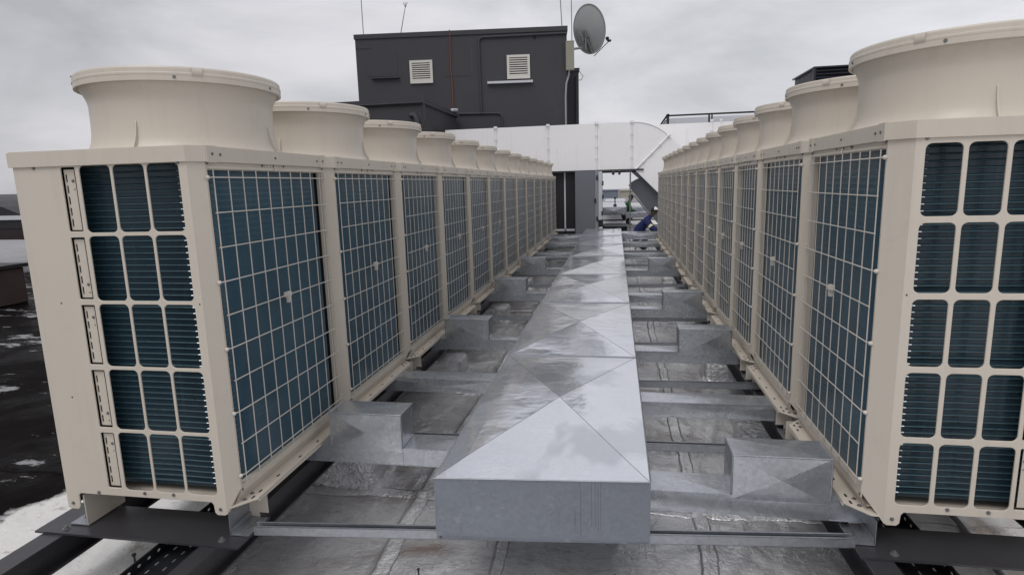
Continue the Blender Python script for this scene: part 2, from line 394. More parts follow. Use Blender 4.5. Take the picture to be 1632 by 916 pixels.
b = MB(); b.box(-45, 30, -14, 34, -1.2, ZR - .055); tag(b.build('roof', ROOF), kind='structure')
b = MB(); b.add([(-5000, -3000, -40), (5000, -3000, -40), (5000, 3450, -40), (-5000, 3450, -40)], [(0, 1, 2, 3)]); tag(b.build('ground', LAND), kind='structure')

# ------------------------------------------------------------------ condenser units
ZT, ZB, H1 = 1.600, .165, 1.637
def unit_parts(s, W, Ln, cx, cy, col0, colp, colw, slot, detailed, rfan, nwire, rows=(1.574, .279, .263)):
    parts = []
    # end panel with grille openings, screws and feet tips
    b = MB(); holes = []
    if detailed:
        zt, rp, rh = rows
        for k in range(5):
            z1 = zt - k * rp; z0 = z1 - rh
            for c in range(3): holes.append(rrect(col0 + c * colp, col0 + c * colp + colw + .003, z0 - .002, z1 + .002, .022))
            holes.append(rrect(slot[0], slot[1], z0 + .004, z1 - .002, .004, 1))
    W2 = W
    outl = [(cx, .115), (cx + .012, .108), (cx + .045, .108), (cx + .055, .118), (cx + .058, ZB - .012), (cx + .068, ZB), (W2 - .075, ZB), (W2 - .062, ZB - .008), (W2 - .060, .100), (W2 - .05, .088), (W2 - .008, .088), (W2, .096), (W2, ZT), (cx, ZT)]
    vs, fs = plate(outl, holes, .004, .0012 if detailed else 0)
    b.add([(x, -z + .0, y) for x, y, z in vs], fs, 0)
    if detailed:
        for (u, z) in ((cx + .035, ZT - .025), (W - .10, ZT - .028), (cx + .028, .135), (W - .028, .115), (.28, ZB + .022), (W - .17, ZB + .010), (W - .40, ZB + .02)):
            b.screw((u, -.004, z), (0, -1, 0), .0065, .004, 1)
        for (u, z) in ((W - .13, 1.02), (W - .11, .61), (cx + .012, 1.02), (.12, .62)):
            b.tube([(u, -.003, z), (u, -.0058, z)], .0028, 6, 2)
    parts.append(('end_panel', b, [BEIGE, ZINC, BLACK], []))
    if detailed:
        for k in range(5):
            zt, rp, rh = rows; z1 = zt - k * rp - .012; z0 = z1 - rh + .022
            w0 = slot[0] + .028 if slot[1] - slot[0] > .05 else slot[0] + .01
            x0, x1 = slot[0] + .018, slot[1] - .003
            hs = [rrect(x1 - .0125, x1 - .0055, z0 + .014 + i * (z1 - z0 - .02) / 5, z0 + .014 + (i + .72) * (z1 - z0 - .02) / 5, .003, 2) for i in range(5)]
            vs, fs = plate([(x0, z0), (x1, z0), (x1, z1), (x0, z1)], hs, .002)
            q = MB(); q.add([(x, .011 - z, y) for x, y, z in vs], fs, 0)
            zz = z1 - .045 if k % 2 == 0 else z0 + .055
            q.screw((x0 + .009, .0095, zz), (0, -1, 0), .0055, .003, 1); q.tube([(x0 + .007, .010, zz - .033), (x0 + .007, .0085, zz - .033)], .003, 6, 1)
            parts.append(('slotted_strip', q, [BEIGE, ZINC], []))
    # housing: chamfers, recess frame, back, far panel, floor
    b = MB(); t = .004
    b.add([(cx, -.003, .115), (0, cy, .205), (0, cy, ZT), (cx, -.003, ZT), (cx + .0, .02, .115), (t + .004, cy + .004, .205), (t + .004, cy + .004, ZT), (cx + .002, .02, ZT)],
          [(0, 1, 2, 3), (7, 6, 5, 4), (0, 4, 5, 1)], 0)
    v0, v1 = cy + .010, Ln - cy - .030; z0, z1 = .215, 1.545; D = .028
    b.box(-.001, .004, cy, v0, .185, ZT, 0)                                   # near post face
    b.box(.004, D, v0 - .003, v0, z0 - .01, z1 + .01, 0)                          # near jamb
    b.box(-.001, .006, v1, Ln - cy, .185, ZT, 0); b.box(.006, D, v1, v1 + .003, z0 - .01, z1 + .01, 0)
    b.tube([(-.003, v1 + .010, z0), (-.003, v1 + .010, z1)], .0035, 6, 0); b.tube([(-.003, v1 + .024, z0), (-.003, v1 + .024, z1)], .003, 6, 0)
    b.box(-.001, .004, v0, v1, z1, ZT, 0); b.box(.004, D, v0, v1, z1, z1 + .003, 0)
    b.box(-.008, -.001, v0 + .004, v1 + .01, z1 + .004, z1 + .014, 0)            # drip bar over the guard
    b.box(-.002, .004, v0, v1, .185, z0, 0); b.box(.004, D, v0, v1, z0 - .003, z0, 0)
    c = (v0 + v1) / 2
    b.box(-.0035, -.001, c - .085, c + .085, z1 + .016, z1 + .034, 0)
    for i in range(7): b.tube([(-.003, c - .07 + i * .0233, z1 + .025), (-.0042, c - .07 + i * .0233, z1 + .025)], .0030, 6, 1)
    b.screw((-.001, v0 + .002, z1 + .025), (-1, 0, 0), .0055, .003, 2); b.screw((-.001, v1 + .012, z1 + .020), (-1, 0, 0), .0055, .003, 2)
    for vv in (c - .088, c, c + .088): b.screw((-.003, vv, z1 + .025), (-1, 0, 0), .005, .003, 2)
    b.screw((-.001, v0 - .002, .195), (-1, 0, 0), .006, .003, 2)
    # far chamfer, far panel, back
    b.add([(0, Ln - cy, .205), (cx, Ln - .002, .115), (cx, Ln - .002, ZT), (0, Ln - cy, ZT)], [(0, 1, 2, 3)], 0)
    b.box(cx, W, Ln - .006, Ln - .002, ZB, ZT, 0); b.box(W - .004, W, .004, Ln - .006, .10, ZT, 0)
    b.box(.02, W - .006, .055, Ln - .01, .150, .155, 0)
    b.box(W - .10, W - .098, .03, Ln - .01, .18, ZT - .01, 1); b.box(.13, .132, .14, Ln - .02, .18, ZT - .01, 1); b.box(.132, W - .1, .14, .142, .18, ZT - .01, 1)  # black inner walls added to block light inside the casing
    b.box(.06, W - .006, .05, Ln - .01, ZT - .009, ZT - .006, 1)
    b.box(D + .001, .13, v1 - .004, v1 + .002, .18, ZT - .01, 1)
    parts.append(('housing', b, [BEIGE, BLACK, ZINC], []))
    # coil: tube-and-fin blanket bending round the corner
    b = MB(); path = []; r = .115; u0, vv0 = .024, .078
    uend = W - .09 if detailed else .2
    for i in range(3): path.append((uend - (uend - u0 - r) * i / 3, vv0))
    for i in range(9):
        a = math.radians(-90 - 90 * i / 8); path.append((u0 + r + r * math.cos(a), vv0 + r + r * math.sin(a)))
    for i in range(1, 4): path.append((u0, vv0 + r + (v1 - .040 - vv0 - r) * i / 3))
    nrm = []
    for i in range(len(path)):
        a = Vector(path[max(0, i - 1)]); c2 = Vector(path[min(len(path) - 1, i + 1)]); tt = (c2 - a).normalized(); nrm.append((tt.y, -tt.x) if False else (-tt.y * -1, tt.x * -1))
    prof = []; p = .0252; z = .19
    amp = .0055
    while z < 1.57:
        prof += [(z, 0), (z + p * .70, 0), (z + p * .73, amp), (z + p * .86, amp * .75)]; z += p
    n = len(path); vs = []
    for (z, o) in prof:
        for q_, ((u, v), (nx, ny)) in enumerate(zip(path, nrm)): w_ = .10 if q_ > 8 else (1.7 if q_ > 2 else 1.0); vs.append((u - abs(nx) * o * w_, v - abs(ny) * o * w_, z))
    fs = [(j * n + i, j * n + i + 1, (j + 1) * n + i + 1, (j + 1) * n + i) for j in range(len(prof) - 1) for i in range(n - 1)]
    for q_, f_ in enumerate(fs):
        j_, i_ = q_ // (n - 1), q_ % (n - 1); tip = j_ % 4 == 2
        b.add([vs[w_] for w_ in f_], [(0, 1, 2, 3)], (0 if i_ >= 8 else (2 if 3 <= i_ <= 5 else 3) if tip else 1))  # pale edges on the bend paint the sky's highlight into the fin colour
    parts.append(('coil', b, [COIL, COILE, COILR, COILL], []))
    # wire guard
    b = MB(); zt, zb_ = 1.515, .262
    sp = (v1 - v0 - .065) / (nwire - 1)
    for i in range(nwire):
        v = v0 + .022 + i * sp; b.tube([(-.010, v, zb_ - .035), (-.010, v, zt + .030)], .0026, 5, 0)
    b.tube([(-.010, c, zt + .03), (-.011, c + .002, zt + .045), (-.004, c + .004, zt + .058)], .003, 5, 0)
    for k in range(10):
        z = zb_ + (zt - zb_) * k / 9; ends = k in (0, 2, 4, 6, 9)
        lo = [(-.002, v0 - .012, z)] if ends else [(-.0155, v0 + .006, z)]
        pts = lo + [(-.0155, v0 + .010, z), (-.0155, v1 - .02, z)] + ([(-.012, v1 + .006, z + .003), (-.006, v1 + .018, z + .012)] if ends else [(-.0155, v1 + .004, z)])
        b.tube(pts, .0026, 5, 0)
        if ends:
            b.tube([(-.001, v0 - .013, z), (-.007, v0 - .010, z), (-.013, v0 - .006, z)], [.006, .0095, .006], 8, 0); b.tube([(-.001, v1 + .018, z + .012), (-.012, v1 + .018, z + .014)], .0075, 8, 0)
    q = MB(); zc = zb_ + (zt - zb_) * 5 / 9
    q.box(-.026, -.010, c - .022, c + .022, zc - .006, zc + .016, 0); q.box(-.026, -.012, c - .006, c + .016, zc - .036, zc - .006, 0); q.box(-.034, -.026, c - .016, c + .010, zc - .004, zc + .012, 0)
    parts.append(('wire_guard', b, [WIRE], [('guard_clip', q, [WIRE])]))
    # top cover
    b = MB(); e = .012
    def oct(e, ez=0): return [(cx - e * .4, -e), (W + e, -e), (W + e, Ln - .004), (cx, Ln - .004), (-e, Ln - cy), (-e, cy - e * .4)]
    b.prism(oct(e), 2, ZT - .024, H1 - .004, 0)
    b.prism(oct(e - .005), 2, H1 - .004, H1, 0)
    for (a, c3) in ((cy - .003, cy + .055), (Ln - cy - .055, Ln - cy)):
        b.box(-e - .004, -e, a, c3, ZT - .027, H1 + .001, 0)
    for v in (cy + .03, cy + .085, Ln / 2, Ln - cy - .085, Ln - cy - .03): b.screw((-e - (.004 if v < cy + .06 or v > Ln - cy - .06 else 0), v, ZT + .006), (-1, 0, 0), .0055, .003, 1)
    parts.append(('top_cover', b, [BEIGE, ZINC], []))
    # fan shroud
    R = rfan; b = MB(); fc = (W / 2 + .015, Ln / 2 + .0)
    pr = [(R * .985, 1.636), (R * .965, 1.645), (R * .935, 1.665), (R * .915, 1.69), (R * .903, 1.725), (R * .898, 1.77), (R * .898, 1.835), (R * .902, 1.852), (R * .915, 1.872), (R * .94, 1.895), (R * .972, 1.916),
          (R * .980, 1.910), (R * 1.006, 1.910), (R * 1.006, 1.930), (R * 1.009, 1.934), (R * 1.009, 1.941), (R * 1.003, 1.944), (R * 1.001, 1.960), (R * .992, 1.967), (R * .975, 1.967), (R * .955, 1.955), (R * .90, 1.88), (R * .87, 1.80), (R * .87, 1.66)]
    b.lathe(pr[:11], fc, 72, 0)
    for k in range(10, 20): b.lathe(pr[k:k + 2], fc, 72, 0)
    b.lathe(pr[20:], fc, 72, 0)
    for a in (225, 315, 165, 75, 15, 120):
        g = math.radians(a)
        if a in (225, 315, 120, 15):
            b.lathe([(R * 1.004, 1.930), (R * 1.0135, 1.932), (R * 1.0135, 1.9625), (R * 1.0, 1.965)], fc, 2, 0, g - .045, g + .045)
        b.screw((fc[0] + R * 1.003 * math.cos(g + .2), fc[1] + R * 1.003 * math.sin(g + .2), 1.924), (math.cos(g + .2), math.sin(g + .2), 0), .006, .004, 1)
    for a in (262, 82, 172, 352):           # small stiffening fins at the foot of the shroud
        g = math.radians(a); ca, sa = math.cos(g), math.sin(g)
        P = [(R * .90, 1.76), (R * .912, 1.75), (R * .93, 1.71), (R * .955, 1.68), (R * 1.0, 1.645), (R * .9, 1.64)]
        vs = []
        for w in (-.0025, .0025):
            vs += [(fc[0] + r * ca - w * sa, fc[1] + r * sa + w * ca, z) for r, z in P]
        k = len(P); b.add(vs, [tuple(range(k)), tuple(range(k, 2 * k))[::-1]] + [(i, (i + 1) % k, k + (i + 1) % k, k + i) for i in range(k)], 0)
    q = MB()
    for i in range(6): q.lathe([(R * (.16 + .13 * i), 1.93), (R * (.16 + .13 * i) + .004, 1.934), (R * (.16 + .13 * i) + .008, 1.93)], fc, 32, 0)
    for a in range(0, 360, 30):
        g = math.radians(a); q.tube([(fc[0] + R * .1 * math.cos(g), fc[1] + R * .1 * math.sin(g), 1.93), (fc[0] + R * .93 * math.cos(g), fc[1] + R * .93 * math.sin(g), 1.935)], .003, 4, 0)
    parts.append(('fan_shroud', b, [BEIGE, ZINC], [('fan_grille', q, [WIRE])]))
    # base rail along the aisle, slotted flange
    b = MB()
    b.add([(.001, cy, .186), (.001, Ln - cy, .186), (.020, Ln - cy * .6, .139), (.020, cy * .6, .139)], [(0, 1, 2, 3)], 0)
    b.prism([(cx + .01, .004), (.02, .010), (-.052, .095), (-.052, Ln - .10), (.02, Ln - .012), (cx + .01, Ln - .006)], 2, .1345, .139, 0)
    b.box(-.053, -.050, .095, Ln - .10, .124, .139, 0)
    for k, v in enumerate([.10, .155, .30, .50, .68, .86, Ln - .16, Ln - .10]):
        if v > Ln - .08 or (k < 6 and v > Ln - .25): continue
        b.prism([(x - .022, y + v) for x, y in rrect(-.0045, .0045, -.013, .013, .004, 2)], 2, .1388, .1396, 1)
    for v in (.075, .13, Ln - .12, Ln - .07): b.screw((.002, v, .139), (0, 0, 1), .008, .004, 2)
    parts.append(('base_rail', b, [BEIGE, BLACK, ZINC], []))
    # four feet
    for far in (0, 1):
        a, bq = (.020, .165) if not far else (Ln - .165, Ln - .030)
        b = MB()
        b.box(.046, .050, a, bq, .002, .108, 1); b.box(-.010, .050, a, bq, .104, .108, 1) if False else None
        b.box(-.036, .046, a, bq, .0015, .0055, 1); b.box(.0, .05, bq - .004, bq, .004, .134, 0); b.box(-.045, .004, bq - .003, bq, .030, .134, 0)
        b.prism([(-.002, .006), (.044, .006), (.044, .034), (.040, .034), (.038, .012), (-.002, .010)], 1, a + .002, bq - .006, 1)
        q = MB(); q.screw((-.020, (a + bq) / 2, .0055), (0, 0, 1), .012, .008, 0)
        parts.append(('foot', b, [BEIGE, GALVP], [('bolt', q, [ZINC])]))
        b = MB(); b.box(W - .075, W - .071, a - .012, bq + .05, .002, .150, 0); b.box(W - .071, W - .068, a - .012, bq + .05, .001, .15, 1)
        b.box(W - .068, W + .02, a - .012, bq + .02, .001, .005, 1); b.box(W - .03, W + .03, a, bq, .105, .108, 0)
        q = MB(); q.screw((W - .01, a + .05, .005), (0, 0, 1), .011, .008, 0)
        parts.append(('foot', b, [BEIGE, GALVP], [('bolt', q, [ZINC])]))
    return parts
def make_unit(s, *args):
    root = thing('condenser_unit', 'x', 'condenser unit')
    for name, b, mats, subs in unit_parts(s, *args):
        o = b.build(name, mats, root, mirror=s)
        for sn, sb, sm in subs: sb.build(sn, sm, o, mirror=s)
    return root
XL, XR = -1.440, 1.114
Y0L, PL_ = 2.086, 1.092
Y0R = 2.349
# left row
uL0 = make_unit(-1, .82, 1.082, .035, .055, .070, .1515, .1395, (.532, .600), True, .425, 10)
uL0.location = (XL, Y0L, 0)
uL = make_unit(-1, .82, 1.082, .045, .060, .065, .1515, .1395, (.532, .600), False, .425, 10)
def lab(side, i, n):
    if side == 'left':
        sp = {0: 'large beige condenser unit at the left front, its whole grilled end panel in view', n - 1: 'beige condenser unit at the far end of the left row, beside the black cabinet'}
    else:
        sp = {0: 'beige condenser unit at the right front, its grilled end cut off by the frame', n - 1: 'beige condenser unit at the far end of the right row, beside the man in blue'}
    return sp.get(i, 'beige fan-topped condenser unit, %s from the front in the %s row' % (ORD[i], side))
tag(uL0, lab('left', 0, 13), group='condenser units standing in the left row')
for i in range(1, 13):
    o = uL if i == 1 else copy_tree(uL)
    o.location = (XL - .0006 * (i * PL_), Y0L + i * PL_, 0)
    tag(o, lab('left', i, 13), group='condenser units standing in the left row')
# right row: two wide units then narrower ones
uR0 = make_unit(1, .82, .990, .062, .062, .094, .1365, .1190, (.502, .560), True, .402, 9, (1.556, .277, .252))
uR0.location = (XR, Y0R, 0); tag(uR0, lab('right', 0, 14), group='condenser units standing in the right row')
uR1 = make_unit(1, .82, 1.02, .062, .062, .094, .1365, .1190, (.502, .560), False, .402, 9)
uR1.location = (XR, Y0R + 1.0, 0); tag(uR1, lab('right', 1, 14), group='condenser units standing in the right row')
uR2 = make_unit(1, .82, .815, .052, .055, .094, .1365, .1190, (.502, .560), False, .378, 8)
yr = Y0R + 2.03; RJ = [Y0R, Y0R + 1.0]
for i in range(2, 14):
    o = uR2 if i == 2 else copy_tree(uR2)
    o.location = (XR, yr, 0); RJ.append(yr); yr += .825
    tag(o, lab('right', i, 14), group='condenser units standing in the right row')
YRE = yr

# ------------------------------------------------------------------ steel beams, plinths, plates, trays, struts
def ibeam(x0, x1, y0, y1, zt, zb, tf=.010, tw=.008):
    b = MB(); m = (x0 + x1) / 2
    b.box(x0, x1, y0, y1, zt - tf, zt); b.box(x0, x1, y0, y1, zb, zb + tf); b.box(m - tw / 2, m + tw / 2, y0, y1, zb + tf, zt - tf)
    return b
for x0, x1, y1, la in ((-2.36, -2.255, 16.6, 'dark grey steel beam on the outer side under the left row'), (-1.585, -1.508, 16.6, 'dark grey steel beam on the aisle side under the left row'),
                   (1.100, 1.200, 14.9, 'dark grey steel beam on the aisle side under the right row'), (1.98, 2.06, 14.9, 'dark grey steel beam on the outer side under the right row')):
    tag(ibeam(x0, x1, .6, y1, -.012, -.150).build('steel_beam', DARKS), la, 'beam', 'steel beams under the condenser rows')
def plinth(x, y, w, dpt, la):
    b = MB(); n = 6; top = -.152
    # crumpled wrapped block: rounded super-box with noise and a flared skirt
    vs = []; K = 28; lev = [(0, 1.20), (.012, 1.07), (.035, 1.01), (.08, 1.0), (.13, .99), (.16, .97), (.1685, .90)]
    for h, sc in lev:
        for j in range(K):
            a = 2 * PI * j / K; ca, sa = math.cos(a), math.sin(a)
            m = max(abs(ca), abs(sa)); rx = w / 2 * (.86 + .14 * (abs(ca) + abs(sa) - 1) / .414) ; e = 1 / m * .98 if m > .75 else 1 / m * .97
            nn = 1 + .02 * noise.noise(Vector((ca * 3 + x, sa * 3 + y, h * 14)))
            vs.append((x + ca * e * w / 2 * sc * nn, y + sa * e * dpt / 2 * sc * nn, ZR + .004 + h + (.004 * noise.noise(Vector((ca * 4, sa * 4, y))) if h > 0 else -.012)))
    fs = [(i * K + j, i * K + (j + 1) % K, (i + 1) * K + (j + 1) % K, (i + 1) * K + j) for i in range(len(lev) - 1) for j in range(K)]
    vs.append((x, y, top)); fs += [((len(lev) - 1) * K + j, (len(lev) - 1) * K + (j + 1) % K, len(vs) - 1) for j in range(K)]
    b.add(vs, fs, 0, True)
    tag(b.build('roof_plinth', FOIL), la, 'plinth', 'foil wrapped plinths under the steel beams')
for i in range(6):
    y = (3.30, 5.32, 7.75, 10.1, 12.4, 14.6)[i]
    plinth(-1.50, y, .46, .34, 'silver foil wrapped plinth, %s from the front under the left aisle beam' % ORD[i])
for i in range(5):
    y = (3.85, 5.45, 7.9, 10.3, 12.6)[i]
    plinth(1.14, y, .44, .34, 'silver foil wrapped plinth, %s from the front under the right aisle beam' % ORD[i])
def base_plate(x0, x1, y0, y1, skew, la):
    t = thing('base_plate', la, 'steel plate', ((x0 + x1) / 2, (y0 + y1) / 2, 0), 0, 'dark steel plates under the unit feet')
    cxp, cyp = (x0 + x1) / 2, (y0 + y1) / 2
    b = MB(); b.prism([(x0 - cxp, y0 - cyp), (x1 - cxp, y0 - cyp + skew), (x1 - cxp, y1 - cyp + skew), (x0 - cxp, y1 - cyp)], 2, -.011, -.002); b.build('plate', DARKS, t)
    for (x, y) in ((x0 + .13, y0 + .035), (x1 - .10, y0 + .04 + skew)):
        q = MB(); q.tube([(x - cxp, y - cyp, -.004), (x - cxp, y - cyp, .0005)], .016, 12, 0); q.tube([(x - cxp, y - cyp, 0), (x - cxp, y - cyp, .008)], .010, 6, 0); q.tube([(x - cxp, y - cyp, .006), (x - cxp, y - cyp, .014)], .005, 8, 0)
        q.build('bolt', ZINC, t)
base_plate(-2.40, -1.405, 2.030, 2.270, 0, 'dark steel plate with bolts under the front feet of the left row')
for i in range(1, 13): base_plate(-2.40, -1.405, Y0L + i * PL_ - .18, Y0L + i * PL_ + .19, 0, 'dark steel plate under the left row between its %s and %s unit' % (ORD[i - 1], ORD[i]))
base_plate(1.085, 2.10, 2.290, 2.515, 0, 'dark steel plate with a wet sheen under the front feet of the right row')
for i in range(1, 14): base_plate(1.085, 2.10, RJ[i] - .18, RJ[i] + .19, 0, 'dark steel plate under the right row between its %s and %s unit' % (ORD[i - 1], ORD[i]))
def tray(x0, x1, y0, y1, z, la):
    t = thing('cable_tray', la, 'cable tray', (0, 0, 0), 0, 'black perforated cable trays')
    hs = []
    k = int((min(y1, y0 + 2.8) - y0) / .055)
    for i in range(k):
        y = y0 + .04 + i * .055
        hs.append(rrect(y - .009, y + .009, .016, .028, .0055, 3))
    vs, fs = plate([(y0, 0), (y1, 0), (y1, .046), (y0, .046)], hs, .0016)
    for n_, xx in (('side_wall', x0), ('side_wall', x1)):
        b = MB(); b.add([(xx + w, u, z - .046 + v) for u, v, w in vs], fs); b.box(xx - .004, xx + .004, y0, y1, z - .001, z + .002); b.build(n_, TRAYM, t)
    hs = []
    for i in range(k):
        y = y0 + .04 + i * .055
        for j in range(3):
            xx = x0 + .035 + j * (x1 - x0 - .07) / 2; hs.append(rrect(xx - .004, xx + .004, y - .014 + (j % 2) * .027, y + .010 + (j % 2) * .027, .0035, 2))
    vs, fs = plate([(x0, y0), (x1, y0), (x1, y1), (x0, y1)], hs, .0016)
    b = MB(); b.add([(u, v, z - .047 + w) for u, v, w in vs], fs); b.build('tray_floor', TRAYM, t)
    for yy in (y0 + .75, y0 + 2.2):
        q = MB(); q.tube([(x0 - .012, yy, -.012), (x0 - .012, yy, z - .06)], .004, 6); q.tube([(x0 - .012, yy, -.02), (x0 - .012, yy, -.012)], .009, 6); q.build('hanger_rod', DARKB, t)
tray(-1.815, -1.625, 1.20, 16.4, -.045, 'black perforated cable tray beside the inner beam of the left row')
tray(1.225, 1.425, 1.30, 14.8, -.045, 'black perforated cable tray beside the inner beam of the right row')
b = MB(); b.tube([(1.50, 1.9, ZR + .03), (1.62, 2.25, ZR + .035), (1.80, 2.55, ZR + .03), (1.86, 3.1, ZR + .03), (1.86, 5, ZR + .03)], .016, 8)
tag(b.build('conduit_hose', simple('grey conduit', (.25, .25, .26), .5)), 'grey conduit curving over the silver roof under the right row', 'conduit')

def strut(xa, ya, xb, yb, z1, la):
    t = thing('strut_channel', la, 'strut rail', (xa, ya, 0), math.atan2(yb - ya, xb - xa), 'galvanised strut rails across the aisle')
    Ln = math.hypot(xb - xa, yb - ya); b = MB(); w = .041; h = .041
    b.box(0, Ln, -w / 2, -w / 2 + .0025, z1 - h, z1); b.box(0, Ln, w / 2 - .0025, w / 2, z1 - h, z1); b.box(0, Ln, -w / 2, w / 2, z1 - h, z1 - h + .0025)
    b.box(0, Ln, -w / 2, -.011, z1 - .0025, z1 - .0001); b.box(0, Ln, .011, w / 2, z1 - .0025, z1 - .0001)
    b.box(0, Ln, -.013, -.011, z1 - .009, z1); b.box(0, Ln, .011, .013, z1 - .009, z1)
    b.build('channel', GALVP, t)
    return t
t = strut(-1.395, 2.150, 1.083, 2.375, .034, 'galvanised strut rail at the very front, under the end of the wide trunking')
b = MB(); b.box(.80, 1.68, -.0235, -.0206, -.006, .036); b.build('joint_plate', GALVD, t)
for x in (.815, 1.665):
    for z in (.024, .004):
        q = MB(); q.screw((x, -.0235, z), (0, -1, 0), .007, .004, 0); q.build('bolt', ZINC, t)
for i in range(1, 13):
    y = 2.12 + i * 1.045; strut(-1.46, y - .02, 1.10, y + .03, .034, 'galvanised strut rail crossing the aisle, %s from the front' % ORD[i])

# ------------------------------------------------------------------ main trunking and branches
DX0, DX1, DZ0, DZ1 = -.582, .279, .046, .294
t = thing('wide_trunking', 'wide galvanised trunking with cross-creased lids running down the middle of the aisle', 'trunking', (0, 2.2, 0))
SE = [2.235, 3.93, 5.78, 7.62, 9.55, 11.4, 13.3, 15.25]
rnd = random.Random(4)
for i in range(len(SE) - 1):
    a, c = SE[i] - 2.2 + .002, SE[i + 1] - 2.2 - .002
    b = MB(); dz = rnd.uniform(-.002, .002)
    sk = -.035 if i == 0 else 0   # front edge follows the skewed end
    x0, x1, z0, z1 = DX0, DX1, DZ0, DZ1 + dz
    # lid with a soft oil-canned, cross-creased surface
    NB, NR = 18, 14; fy = (lambda u: -.040 + .066 * u) if i == 0 else (lambda u: a)
    ring = [(k / NB, 0) for k in range(NB)] + [(1, k / NB) for k in range(NB)] + [(1 - k / NB, 1) for k in range(NB)] + [(0, 1 - k / NB) for k in range(NB)]
    vs = []
    for r_ in range(NR + 1):
        tt = 1 - r_ / NR
        for (u, v) in ring:
            uu, vv = .5 + (u - .5) * tt, .5 + (v - .5) * tt; y0_ = fy(uu); y = y0_ + (c - y0_) * vv
            w = .0055 * noise.noise(Vector((uu * 1.7 + i * 7, vv * 2.6, 3))) * min(1, 5 * (1 - tt))
            vs.append((x0 + (x1 - x0) * uu, y, z1 + .032 * (1 - tt) + w))
    m4 = 4 * NB
    b.add(vs, [(q_ * m4 + k, q_ * m4 + (k + 1) % m4, (q_ + 1) * m4 + (k + 1) % m4, (q_ + 1) * m4 + k) for q_ in range(NR) for k in range(m4)], 0, False)
    for k in range(4): b.tube([Vector(vs[q_ * m4 + k * NB]) + Vector((0, 0, .0002)) for q_ in range(NR + 1)], .0013, 4, 1, smooth=False)
    b.tube([(x1 + .001, a, z1), (x1 + .001, c, z1)], .0035, 4, 1); b.tube([(x0 - .001, a, z1), (x0 - .001, c, z1)], .0035, 4, 1)
    if i == 0: b.tube([(x0, -.043, z1 + .001), (x1, .023, z1 + .001)], .0032, 4, 1)  # thin bead drawn in as the highlight on the lid's front edge
    b.xface((x1, a, z0), (x1, c, z0), (x1, c, z1), (x1, a, z1), .004); b.xface((x0, c, z0), (x0, a + sk, z0), (x0, a + sk, z1), (x0, c, z1), .004)
    b.add([(x0, a + sk, z0), (x1, a, z0), (x1, c, z0), (x0, c, z0)], [(3, 2, 1, 0)])
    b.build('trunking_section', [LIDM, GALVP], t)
    if i:
        q = MB(); q.box(x0 - .002, x1 + .002, a - .010, a + .008, z1 - .001, z1 + .005); q.box(x1, x1 + .003, a - .010, a + .008, z0, z1 + .005); q.build('seam_strip', GALVP, t)
b = MB()
b.add([(DX0 - .002, -.039, DZ0 - .006), (DX1 + .002, .027, DZ0 - .010), (DX1 + .002, .027, DZ1 - .003), (DX0 - .002, -.039, DZ1 - .003),
       (DX0 - .002, .00, DZ0 - .006), (DX1 + .002, .06, DZ0 - .006), (DX1 + .002, .06, DZ1 - .003), (DX0 - .002, .00, DZ1 - .003)],
      [(0, 1, 2, 3), (1, 5, 6, 2), (4, 0, 3, 7), (0, 4, 5, 1)])
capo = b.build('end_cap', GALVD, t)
for (u, zt_, zb_, w_) in ((.685, DZ1 - .006, DZ0 + .006, .0020), (.735, DZ1 - .006, DZ0 + .05, .0016), (.752, DZ1 - .006, DZ0 + .05, .0018), (.765, DZ1 - .006, DZ0 + .03, .0018), (.777, DZ1 - .006, DZ0 + .04, .0016)):
    q = MB(); n_ = 14; vs = []
    for k in range(n_ + 1):
        z = zt_ + (zb_ - zt_) * k / n_; uu = u + .004 * noise.noise(Vector((u * 40, z * 22, 0))) * (1 if w_ > .0019 else .35); xc = DX0 + (DX1 - DX0) * uu; yc = -.039 + .066 * uu - .0006
        vs += [(xc - w_ * .7, yc, z), (xc + w_ * .7, yc, z)]
    q.add(vs, [(2 * k, 2 * k + 1, 2 * k + 3, 2 * k + 2) for k in range(n_)]); q.build('drip_stain', DRIP, capo)
b = MB(); b.box(DX0, DX1, 13.052, 13.056, DZ0, DZ1 - .002); b.build('end_cap', GALVD, t)
b = MB(); b.tube([(.21, 12.7, DZ1), (.21, 12.7, DZ1 + .03), (.225, 12.72, DZ1 + .05), (.24, 12.7, DZ1 + .03), (.24, 12.7, DZ1)], .006, 6); b.build('handle', ZINC, t)

